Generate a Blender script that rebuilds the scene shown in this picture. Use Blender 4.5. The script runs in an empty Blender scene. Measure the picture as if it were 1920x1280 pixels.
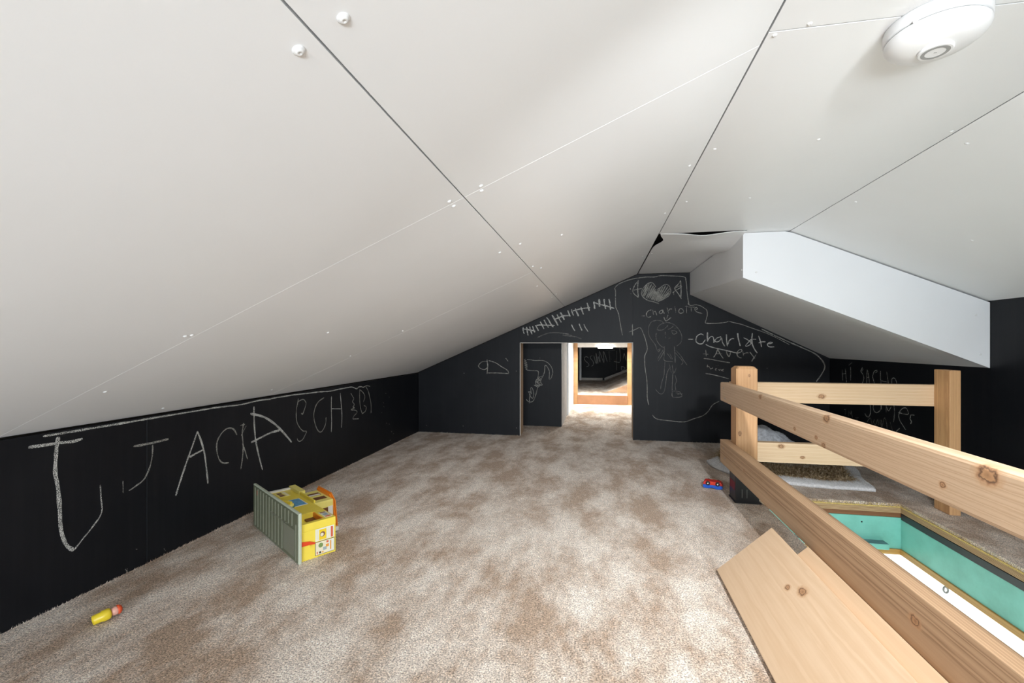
import bpy, bmesh, math, random, re
from mathutils import Vector, Matrix, noise
random.seed(7)
C = bpy.context.scene.collection
scene = bpy.context.scene
R = math.radians

# ------------------------------------------------------------------ camera
cam_d = bpy.data.cameras.new('camera'); cam = bpy.data.objects.new('camera', cam_d); C.objects.link(cam)
cam_d.sensor_width = 36; cam_d.lens = 16; cam_d.shift_y = 0.0026; cam_d.clip_start = 0.02
cam.location = (0, 0, 0.70); cam.rotation_euler = (R(90), 0, R(10.879))
scene.camera = cam

# ------------------------------------------------------------------ world, lights, exposure
w = bpy.data.worlds.new('world'); scene.world = w; w.use_nodes = True
w.node_tree.nodes['Background'].inputs[0].default_value = (0.75, 0.85, 1.0, 1)
w.node_tree.nodes['Background'].inputs[1].default_value = 0.6
def area(name, loc, target, sx, sy, power, col):
    d = bpy.data.lights.new(name, 'AREA'); d.shape = 'RECTANGLE'; d.size = sx; d.size_y = sy; d.energy = power; d.color = col
    o = bpy.data.objects.new(name, d); C.objects.link(o); o.location = loc
    o.rotation_euler = (Vector(target)-Vector(loc)).to_track_quat('-Z', 'Y').to_euler(); return o
# the photographer's work lamp beside the camera
d = bpy.data.lights.new('work_lamp', 'POINT'); d.energy = 1.2; d.shadow_soft_size = 0.035; d.color = (0.96, 0.985, 1.0)
o = bpy.data.objects.new('work_lamp', d); C.objects.link(o); o.location = (0.45, 0.24, 0.99)
# added key light just above the camera, brightening carpet and casting the post's shadow
rl_ = area('ridge_key_light', (0.45, 0.16, 1.06), (0.12, 1.95, 0.05), 0.05, 0.05, 7.6, (0.95, 0.98, 1.0)); rl_.data.spread = R(92)
# added broad fill low behind the camera, lifting the slopes and ceiling
area('rear_soft_fill', (0.15, -1.9, 0.22), (-0.1, 2.0, 0.85), 1.5, 0.40, 64.0, (0.83, 0.925, 1.0))
# added area fill at the rear gable, evening the light towards the far end
area('gable_fill', (0.15, -3.75, 0.62), (0.1, 2.0, 0.60), 2.3, 0.85, 12.0, (0.86, 0.94, 1.0))
# ceiling lamp of the room under the hatch
area('lower_room_lamp', (2.3, 2.6, -0.35), (2.3, 2.9, -2.3), 1.2, 1.2, 185.0, (0.97, 1.0, 0.97))
vs = scene.view_settings
vs.view_transform = 'Standard'; vs.look = 'None'; vs.gamma = 1.0; vs.exposure = 0.10; vs.use_curve_mapping = False

# ------------------------------------------------------------------ helpers
def link(o, parent=None):
    C.objects.link(o)
    if parent is not None: o.parent = parent
    return o
def obj(name, bm, mat, parent=None, loc=(0,0,0), rot=(0,0,0), smooth=False):
    me = bpy.data.meshes.new(name); bmesh.ops.recalc_face_normals(bm, faces=bm.faces[:]); bm.to_mesh(me); bm.free()
    if smooth:
        for p in me.polygons: p.use_smooth = True
    me.materials.append(mat)
    o = bpy.data.objects.new(name, me); link(o, parent); o.location = loc; o.rotation_euler = rot
    return o
def empty(name, loc, rz=0.0, rot=None):
    o = bpy.data.objects.new(name, None); C.objects.link(o); o.location = loc
    o.rotation_euler = rot if rot else (0, 0, rz); o.empty_display_size = 0.05; return o
def tag(o, label, cat, group=None):
    o['label'] = label; o['category'] = cat
    if group: o['group'] = group
    return o
def struct(o, label=None):
    o['kind'] = 'structure'
    if label: o['label'] = label
    return o
def box(bm, x0, x1, y0, y1, z0, z1):
    v = [bm.verts.new(p) for p in ((x0,y0,z0),(x1,y0,z0),(x1,y1,z0),(x0,y1,z0),(x0,y0,z1),(x1,y0,z1),(x1,y1,z1),(x0,y1,z1))]
    for f in ((0,3,2,1),(4,5,6,7),(0,1,5,4),(1,2,6,5),(2,3,7,6),(3,0,4,7)): bm.faces.new([v[i] for i in f])
    return v
def bbox(x0, x1, y0, y1, z0, z1, bev=0.0, seg=2):
    bm = bmesh.new(); box(bm, x0, x1, y0, y1, z0, z1)
    if bev: bmesh.ops.bevel(bm, geom=bm.edges[:], offset=bev, segments=seg, affect='EDGES', profile=0.6)
    return bm
def prism(pts, vec, bev=0.0, seg=1):
    """polygon pts (3D) extruded by vec"""
    bm = bmesh.new(); a = [bm.verts.new(p) for p in pts]; b = [bm.verts.new(Vector(p)+Vector(vec)) for p in pts]
    bm.faces.new(a); bm.faces.new(b[::-1]); n = len(a)
    for i in range(n): bm.faces.new((a[i], b[i], b[(i+1)%n], a[(i+1)%n]))
    if bev:
        bmesh.ops.bevel(bm, geom=bm.edges[:], offset=bev, segments=seg, affect='EDGES', profile=0.5)
    return bm
def lathe(profile, n=24, axis='Z'):
    """profile of (r, z) from bottom to top"""
    bm = bmesh.new(); rings = []
    for r, z in profile:
        if r <= 1e-6: rings.append([bm.verts.new((0,0,z))])
        else: rings.append([bm.verts.new((r*math.cos(2*math.pi*k/n), r*math.sin(2*math.pi*k/n), z)) for k in range(n)])
    for a, b in zip(rings, rings[1:]):
        for k in range(n):
            k2 = (k+1) % n
            if len(a) == 1 and len(b) == 1: continue
            if len(a) == 1: bm.faces.new((a[0], b[k], b[k2]))
            elif len(b) == 1: bm.faces.new((a[k], a[k2], b[0]))
            else: bm.faces.new((a[k], a[k2], b[k2], b[k]))
    return bm
def tube(pts, r, n=8):
    bm = bmesh.new(); rings = []; P = [Vector(p) for p in pts]
    for i, p in enumerate(P):
        t = (P[min(i+1, len(P)-1)] - P[max(i-1, 0)]).normalized(); q = t.to_track_quat('Z', 'Y')
        rings.append([bm.verts.new(p + q @ Vector((r*math.cos(2*math.pi*k/n), r*math.sin(2*math.pi*k/n), 0))) for k in range(n)])
    for a, b in zip(rings, rings[1:]):
        for k in range(n): bm.faces.new((a[k], a[(k+1)%n], b[(k+1)%n], b[k]))
    bm.faces.new(rings[0][::-1]); bm.faces.new(rings[-1]); return bm

# ------------------------------------------------------------------ materials
class NT:
    def __init__(s, name):
        s.m = bpy.data.materials.new(name); s.m.use_nodes = True; s.t = s.m.node_tree; s.n = s.t.nodes
        s.b = s.n['Principled BSDF']; s.out = s.n['Material Output']
    def node(s, typ, **kw):
        x = s.n.new(typ)
        for k, v in kw.items(): setattr(x, k, v)
        return x
    def link(s, a, b): s.t.links.new(a, b)
    def coord(s, scale=(1,1,1), loc=(0,0,0), kind='Object'):
        c = s.node('ShaderNodeTexCoord'); m = s.node('ShaderNodeMapping')
        m.inputs['Scale'].default_value = scale; m.inputs['Location'].default_value = loc
        s.link(c.outputs[kind], m.inputs[0]); return m.outputs[0]
    def noise(s, vec, scale, detail=2, rough=0.5, dist=0.0):
        x = s.node('ShaderNodeTexNoise'); x.inputs['Scale'].default_value = scale; x.inputs['Detail'].default_value = detail
        x.inputs['Roughness'].default_value = rough; x.inputs['Distortion'].default_value = dist
        if vec is not None: s.link(vec, x.inputs['Vector'])
        return x.outputs['Fac']
    def ramp(s, fac, stops):
        r = s.node('ShaderNodeValToRGB'); e = r.color_ramp.elements
        while len(e) < len(stops): e.new(0.5)
        for k, (p, c) in enumerate(stops): e[k].position = p; e[k].color = (*c, 1) if len(c) == 3 else c
        s.link(fac, r.inputs[0]); return r.outputs[0]
    def mix(s, fac, a, b, typ='MIX'):
        x = s.node('ShaderNodeMix', data_type='RGBA', blend_type=typ)
        if hasattr(fac, 'is_linked') or not isinstance(fac, (int, float)): s.link(fac, x.inputs[0])
        else: x.inputs[0].default_value = fac
        for k, v in ((6, a), (7, b)):
            if isinstance(v, tuple): x.inputs[k].default_value = (*v, 1)
            else: s.link(v, x.inputs[k])
        return x.outputs[2]
    def mrange(s, v, a, b, c=0.0, d=1.0):
        x = s.node('ShaderNodeMapRange'); s.link(v, x.inputs[0])
        for k, q in zip((1,2,3,4), (a,b,c,d)): x.inputs[k].default_value = q
        return x.outputs[0]
    def bump(s, h, strength, dist=0.002):
        b = s.node('ShaderNodeBump'); b.inputs['Strength'].default_value = strength; b.inputs['Distance'].default_value = dist
        s.link(h, b.inputs['Height']); s.link(b.outputs[0], s.b.inputs['Normal'])
    def base(s, c, rough=0.6, spec=0.5, metal=0.0):
        if isinstance(c, tuple): s.b.inputs['Base Color'].default_value = (*c, 1)
        else: s.link(c, s.b.inputs['Base Color'])
        s.b.inputs['Roughness'].default_value = rough; s.b.inputs['Specular IOR Level'].default_value = spec
        s.b.inputs['Metallic'].default_value = metal; return s
def plain(name, c, rough=0.5, spec=0.5, metal=0.0, var=0.06, scale=30):
    t = NT(name); v = t.noise(t.coord(), scale, 3)
    dark = tuple(x*(1-var) for x in c); light = tuple(min(1, x*(1+var)) for x in c)
    t.base(t.ramp(v, [(0.3, dark), (0.7, light)]), rough, spec, metal); return t.m
def wood(name, light, dark, ring=22.0, off=(0.0, 0.055, 0.13), stretch=0.10, rough=0.55, knots=(), contrast=0.55, dist=1.6):
    """grain along local X; rings around an axis off the piece"""
    t = NT(name)
    c = t.node('ShaderNodeTexCoord'); info = t.node('ShaderNodeObjectInfo')
    m = t.node('ShaderNodeMapping'); m.inputs['Scale'].default_value = (stretch, 1, 1); m.inputs['Location'].default_value = off
    t.link(c.outputs['Object'], m.inputs[0])
    wv = t.node('ShaderNodeTexWave', wave_type='RINGS', rings_direction='X'); wv.inputs['Scale'].default_value = ring
    wv.inputs['Distortion'].default_value = dist; wv.inputs['Detail'].default_value = 3; wv.inputs['Detail Scale'].default_value = 6.0
    t.link(m.outputs[0], wv.inputs['Vector'])
    m2 = t.node('ShaderNodeMapping'); m2.inputs['Scale'].default_value = (4, 130, 130); t.link(c.outputs['Object'], m2.inputs[0])
    fine = t.noise(m2.outputs[0], 1.0, 4, 0.6)
    m3 = t.node('ShaderNodeMapping'); m3.inputs['Scale'].default_value = (1.5, 9, 9); t.link(c.outputs['Object'], m3.inputs[0])
    broad = t.noise(m3.outputs[0], 1.0, 2)
    col = t.ramp(wv.outputs['Fac'], [(0.0, light), (0.55, tuple(a*0.75+b*0.25 for a, b in zip(light, dark))), (0.86, tuple(a*(1-contrast)+b*contrast for a, b in zip(light, dark))), (1.0, light)])
    col = t.mix(t.mrange(fine, 0.3, 0.75, 0.0, 0.38), col, dark)
    col = t.mix(t.mrange(broad, 0.35, 0.7, 0.0, 0.28), col, tuple(a*0.5+b*0.5 for a, b in zip(light, dark)))
    for (kx, ky, kz, r) in knots:
        km = t.node('ShaderNodeMapping'); km.inputs['Location'].default_value = (-kx*0.7, -ky, -kz); km.inputs['Scale'].default_value = (0.7, 1, 1)
        t.link(c.outputs['Object'], km.inputs[0]); ln = t.node('ShaderNodeVectorMath', operation='LENGTH'); t.link(km.outputs[0], ln.inputs[0])
        wob = t.node('ShaderNodeMath', operation='ADD'); t.link(ln.outputs['Value'], wob.inputs[0])
        nk = t.noise(c.outputs['Object'], 95+30*(kx*7 % 1), 2); t.link(t.mrange(nk, 0.25, 0.75, -0.22*r, 0.22*r), wob.inputs[1])
        q = t.mrange(wob.outputs[0], 0.0, r)
        kc = t.ramp(q, [(0.0, (0.32,0.16,0.075)), (0.45, (0.50,0.27,0.13)), (0.6, (0.10,0.045,0.025)), (0.78, (0.42,0.22,0.11)), (1.0, (0.55,0.32,0.17))])
        col = t.mix(t.mrange(wob.outputs[0], r*0.75, r*1.45, 0.9, 0.0), col, kc)
    t.base(col, rough, 0.35); t.bump(fine, 0.25, 0.001); return t.m

M = {}
# drywall paint: matt off-white with faint roller texture and scuffs
t = NT('ceiling_paint'); co = t.coord(); n1 = t.noise(co, 2.2, 4); n2 = t.noise(co, 260, 2)
t.base(t.ramp(n1, [(0.3, (0.835,0.84,0.84)), (0.7, (0.865,0.87,0.875))]), 0.42, 0.35); t.bump(n2, 0.06, 0.001); M['white'] = t.m
t = NT('soffit_paint'); co = t.coord(); n1 = t.noise(co, 3, 3)
t.base(t.ramp(n1, [(0.3, (0.79,0.80,0.815)), (0.7, (0.82,0.83,0.845))]), 0.4, 0.4); M['soffit'] = t.m
t = NT('chalkboard_paint'); co = t.coord(); n1 = t.noise(co, 5, 5, 0.65); n2 = t.noise(co, 160, 2); n3 = t.noise(t.coord((60,60,2)), 1.0, 3)
c0 = t.ramp(n1, [(0.35, (0.0050,0.0058,0.0082)), (0.75, (0.0085,0.0094,0.0120))]); c0 = t.mix(t.mrange(n3, 0.45, 0.8, 0, 0.22), c0, (0.018,0.018,0.02))
t.base(c0, 0.5, 0.22); t.bump(n2, 0.08, 0.001); M['black'] = t.m
M['dark'] = plain('attic_dark_wood', (0.012,0.010,0.008), 0.9, 0.1)
M['edge'] = plain('gypsum_edge', (0.62,0.58,0.53), 0.8, 0.2)
# carpet
def carpet(name, lo, hi, bias=0.0, spk=1.0):
    t = NT(name)
    warp = t.node('ShaderNodeTexNoise'); warp.inputs['Scale'].default_value = 1.3; warp.inputs['Detail'].default_value = 2; t.link(t.coord(), warp.inputs['Vector'])
    add = t.node('ShaderNodeMix', data_type='RGBA', blend_type='ADD'); add.inputs[0].default_value = 0.06
    t.link(t.coord((1.0,0.50,1.0)), add.inputs[6]); t.link(warp.outputs['Color'], add.inputs[7])
    nap = t.noise(add.outputs[2], 7.5, 7, 0.66, 0.0)
    co = t.coord(); s1 = t.noise(co, 240, 2, 0.75); s2 = t.noise(co, 560, 1, 0.6); s3 = t.noise(co, 60, 3)
    mid = tuple((a+b)/2 for a, b in zip(lo, hi))
    col = t.ramp(nap, [(0.40-bias, lo), (0.50-bias, mid), (0.61-bias, hi)])
    k1 = t.mrange(s1, 0.30, 0.70, 1-0.75*spk, 1+0.70*spk); k2 = t.mrange(s2, 0.3, 0.7, 1-0.35*spk, 1+0.25*spk); k3 = t.mrange(s3, 0.3, 0.7, 0.84, 1.12)
    mm = t.node('ShaderNodeMath', operation='MULTIPLY'); t.link(k1, mm.inputs[0]); t.link(k2, mm.inputs[1])
    m2 = t.node('ShaderNodeMath', operation='MULTIPLY'); t.link(mm.outputs[0], m2.inputs[0]); t.link(k3, m2.inputs[1])
    vm = t.node('ShaderNodeVectorMath', operation='SCALE'); t.link(col, vm.inputs[0]); t.link(m2.outputs[0], vm.inputs['Scale'])
    t.base(vm.outputs[0], 0.95, 0.08); t.b.inputs['Sheen Weight'].default_value = 0.15
    t.bump(s1, 0.7, 0.006); return t.m
M['carpet'] = carpet('beige_carpet', (0.50,0.362,0.26), (0.89,0.79,0.695), 0.0)
M['ply'] = None
t = NT('plywood_layers'); c = t.coord((1.5,1.5,150)); wv = t.node('ShaderNodeTexWave', wave_type='BANDS', bands_direction='Z'); wv.inputs['Scale'].default_value = 0.55; wv.inputs['Distortion'].default_value = 1.2
t.link(c, wv.inputs['Vector']); n = t.noise(t.coord((12,12,300)), 1.0, 3)
cc = t.ramp(wv.outputs['Fac'], [(0.15, (0.20,0.11,0.05)), (0.5, (0.55,0.36,0.19)), (0.9, (0.62,0.45,0.27))]); cc = t.mix(t.mrange(n,0.4,0.7,0,0.5), cc, (0.24,0.13,0.06)); t.base(cc, 0.7, 0.2); M['ply'] = t.m
M['brownboard'] = wood('old_brown_board', (0.28,0.125,0.055), (0.10,0.042,0.02), rough=0.6)
M['jute'] = plain('jute_backing', (0.62,0.46,0.17), 0.9, 0.1, var=0.3, scale=250)
t = NT('mint_paint'); co = t.coord(); n1 = t.noise(co, 6, 5, 0.65); n2 = t.noise(t.coord((3,3,40)), 1.0, 3)
cc = t.ramp(n1, [(0.3, (0.17,0.47,0.39)), (0.55, (0.22,0.60,0.51)), (0.8, (0.27,0.66,0.57))]); cc = t.mix(t.mrange(n1,0.62,0.75,0,0.35), cc, (0.24,0.33,0.22)); t.base(cc, 0.38, 0.45); M['mint'] = t.m
M['mint_dust'] = plain('dusty_mint', (0.13,0.27,0.29), 0.8, 0.2, var=0.15)
M['honey'] = wood('honey_trim', (0.62,0.36,0.11), (0.36,0.17,0.04), rough=0.4)
M['pine_post'] = wood('post_pine', (0.72,0.44,0.235), (0.50,0.24,0.10), ring=26, off=(0.3,0.06,0.09), knots=((0.004,-0.0445,0.030,0.008),(0.261,-0.0445,-0.009,0.005)))
M['pine_rail_top'] = wood('rail_pine_a', (0.70,0.51,0.345), (0.45,0.27,0.15), ring=30, off=(0.1,0.03,0.16), knots=((0.451,0.019,0.036,0.010),(0.16,0.019,-0.025,0.006),(0.027,0.019,-0.023,0.006),(-0.013,0.019,-0.036,0.008),(-0.027,0.019,0.036,0.012),(-0.42,0.019,-0.012,0.006),(-0.509,0.019,0.03,0.016)))
M['pine_rail_low'] = wood('rail_pine_b', (0.60,0.40,0.245), (0.27,0.15,0.075), ring=58, off=(0.4,0.16,0.03), contrast=0.85, stretch=0.05, dist=0.8, knots=((-0.353,0.019,0.001,0.011),(0.632,0.019,0.003,0.006)))
M['pine_far_a'] = wood('rail_pine_c', (0.80,0.60,0.40), (0.60,0.37,0.19), ring=24, off=(0.2,0.05,0.12), knots=((-0.048,-0.019,-0.013,0.011),))
M['pine_far_b'] = wood('rail_pine_d', (0.82,0.63,0.43), (0.63,0.41,0.22), ring=20, off=(0.6,0.04,0.10), knots=((-0.213,-0.019,0.03,0.010),(-0.125,-0.019,-0.016,0.007)))
M['pine_post_b'] = wood('post_pine_b', (0.70,0.42,0.205), (0.43,0.21,0.09), ring=30, off=(0.5,0.03,0.07))
M['pine_board'] = wood('board_pine', (0.76,0.555,0.375), (0.60,0.385,0.22), ring=9, off=(0.25,0.10,0.10), contrast=0.35, stretch=0.14, rough=0.45, dist=2.4, knots=((-0.304,0.0325,0.009,0.0075),(-0.261,0.054,0.009,0.012)))
M['pine_board_b'] = wood('board_pine_b', (0.755,0.545,0.36), (0.61,0.39,0.22), ring=8, off=(0.9,0.12,0.10), contrast=0.3, stretch=0.12, rough=0.45)
M['stud'] = wood('stud_pine', (0.52,0.29,0.135), (0.36,0.18,0.075), ring=20)
M['jamb'] = wood('jamb_pine', (0.42,0.29,0.19), (0.26,0.17,0.10), ring=22, rough=0.7)
M['sill'] = plain('sill_board', (0.36,0.185,0.10), 0.6, 0.2, var=0.1, scale=12)
M['rawply'] = wood('plywood_face', (0.62,0.40,0.25), (0.42,0.22,0.12), ring=35, stretch=0.3, contrast=0.8)
M['grey_dry'] = plain('bare_drywall', (0.42,0.40,0.385), 0.85, 0.2, var=0.15, scale=40)
M['plastic_white'] = plain('white_plastic', (0.80,0.80,0.80), 0.28, 0.5, var=0.01)
M['plastic_grey'] = plain('grey_plastic', (0.30,0.30,0.29), 0.4, 0.5, var=0.02)
M['screw'] = plain('painted_screw', (0.80,0.80,0.79), 0.4, 0.5, var=0.02)
M['hole'] = plain('black_recess', (0.01,0.01,0.01), 0.7, 0.2)
M['black_metal'] = plain('black_bracket', (0.009,0.009,0.010), 0.42, 0.5)
M['slot'] = plain('slot_grey', (0.16,0.155,0.15), 0.6, 0.3)
M['red_label'] = plain('red_label', (0.20,0.012,0.015), 0.5, 0.4)
M['grey_label'] = plain('grey_label', (0.10,0.10,0.105), 0.5, 0.4)
M['dark_steel'] = plain('dark_steel', (0.05,0.05,0.055), 0.45, 0.5, 0.3)
M['steel'] = plain('steel', (0.32,0.32,0.33), 0.35, 0.5, 0.9)
M['lower_white'] = plain('lower_room_white', (0.86,0.88,0.86), 0.7, 0.2, var=0.02)
M['sherpa'] = plain('white_sherpa', (0.78,0.78,0.79), 0.95, 0.05, var=0.15, scale=130)
M['fleece'] = plain('pale_fleece', (0.66,0.68,0.72), 0.95, 0.05, var=0.22, scale=60)
M['fur_base'] = plain('fur_skin', (0.25,0.17,0.09), 0.95, 0.05, var=0.4, scale=40)
t = NT('brown_fur'); n = t.noise(t.coord(), 75, 3); t.base(t.ramp(n, [(0.3,(0.13,0.08,0.04)),(0.48,(0.38,0.27,0.15)),(0.66,(0.70,0.58,0.41))]), 0.8, 0.15); M['fur'] = t.m
t = NT('cream_fur'); n = t.noise(t.coord(), 22, 3); t.base(t.ramp(n, [(0.3,(0.30,0.24,0.16)),(0.7,(0.62,0.56,0.45))]), 0.85, 0.12); M['cream'] = t.m
M['toy_yellow'] = plain('toy_yellow', (0.86,0.68,0.085), 0.3, 0.5, var=0.02)
M['toy_yellow_pale'] = plain('toy_yellow_pale', (0.86,0.76,0.22), 0.35, 0.5, var=0.02)
M['toy_green'] = plain('toy_green', (0.135,0.145,0.09), 0.45, 0.45, var=0.10, scale=25)
M['toy_green_flat'] = plain('toy_green_flat', (0.20,0.205,0.15), 0.4, 0.45, var=0.04)
M['toy_green_rim'] = plain('toy_green_rim', (0.50,0.54,0.43), 0.4, 0.45, var=0.02)
M['toy_orange'] = plain('toy_orange', (0.83,0.235,0.015), 0.3, 0.5, var=0.02)
M['toy_red'] = plain('toy_red', (0.75,0.07,0.02), 0.3, 0.5, var=0.02)
M['toy_brown'] = plain('toy_brown', (0.16,0.055,0.018), 0.5, 0.4, var=0.1)
M['toy_white'] = plain('toy_white', (0.80,0.79,0.74), 0.4, 0.5, var=0.02)
M['toy_blue'] = plain('toy_blue', (0.13,0.36,0.60), 0.35, 0.5, var=0.3, scale=120)
M['toy_teal'] = plain('toy_teal', (0.10,0.26,0.26), 0.4, 0.5)
M['st_cream'] = plain('sticker_cream', (0.80,0.74,0.55), 0.4, 0.4, var=0.03)
M['st_pale'] = plain('sticker_pale', (0.74,0.76,0.70), 0.4, 0.4, var=0.03)
M['st_yellow'] = plain('sticker_yellow', (0.85,0.60,0.03), 0.4, 0.4, var=0.03)
M['st_red'] = plain('sticker_red', (0.62,0.12,0.06), 0.4, 0.4)
M['st_dark'] = plain('sticker_dark', (0.05,0.045,0.03), 0.4, 0.4)
M['st_brown'] = plain('sticker_brown', (0.25,0.12,0.07), 0.4, 0.4)
M['st_green'] = plain('sticker_green', (0.20,0.30,0.10), 0.4, 0.4, var=0.2, scale=300)
M['st_grey'] = plain('sticker_grey', (0.33,0.40,0.42), 0.4, 0.4)
M['st_orange'] = plain('sticker_orange', (0.78,0.34,0.06), 0.4, 0.4)
M['fig_yellow'] = plain('figure_yellow', (0.80,0.60,0.03), 0.35, 0.5, var=0.02)
M['fig_pink'] = plain('figure_pink', (0.80,0.42,0.33), 0.4, 0.5, var=0.02)
M['fig_red'] = plain('figure_red', (0.80,0.10,0.03), 0.4, 0.5, var=0.02)
M['car_red'] = plain('car_red', (0.62,0.035,0.025), 0.3, 0.5, var=0.03)
M['car_blue'] = plain('car_blue', (0.012,0.10,0.55), 0.3, 0.5, var=0.03)
M['tyre'] = plain('tyre_black', (0.012,0.012,0.012), 0.5, 0.4)
# chalk: grainy, broken coverage
def chalk(name, col, lo, hi, scale=420):
    t = NT(name); n = t.noise(t.coord(), scale, 2, 0.7); n2 = t.noise(t.coord(), 35, 2)
    t.base(col, 0.95, 0.05)
    tr = t.node('ShaderNodeBsdfTransparent'); mx = t.node('ShaderNodeMixShader')
    a = t.mrange(n, lo, hi); m2 = t.node('ShaderNodeMath', operation='MULTIPLY'); t.link(a, m2.inputs[0]); t.link(t.mrange(n2, 0.25, 0.6, 0.55, 1.0), m2.inputs[1])
    t.link(m2.outputs[0], mx.inputs[0]); t.link(tr.outputs[0], mx.inputs[1]); t.link(t.b.outputs[0], mx.inputs[2]); t.link(mx.outputs[0], t.out.inputs[0]); return t.m
M['chalk'] = chalk('white_chalk', (0.70,0.70,0.66), 0.40, 0.56)
M['chalk_mid'] = chalk('dusty_chalk', (0.56,0.55,0.50), 0.36, 0.66)
M['chalk_faint'] = chalk('rubbed_chalk', (0.46,0.45,0.42), 0.38, 0.82)
def emit(name, col, st):
    t = NT(name); t.b.inputs['Base Color'].default_value = (*col,1); t.b.inputs['Emission Color'].default_value = (*col,1); t.b.inputs['Emission Strength'].default_value = st; return t.m
M['led'] = emit('led_diffuser', (0.95,1.0,0.97), 30.0)
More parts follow.
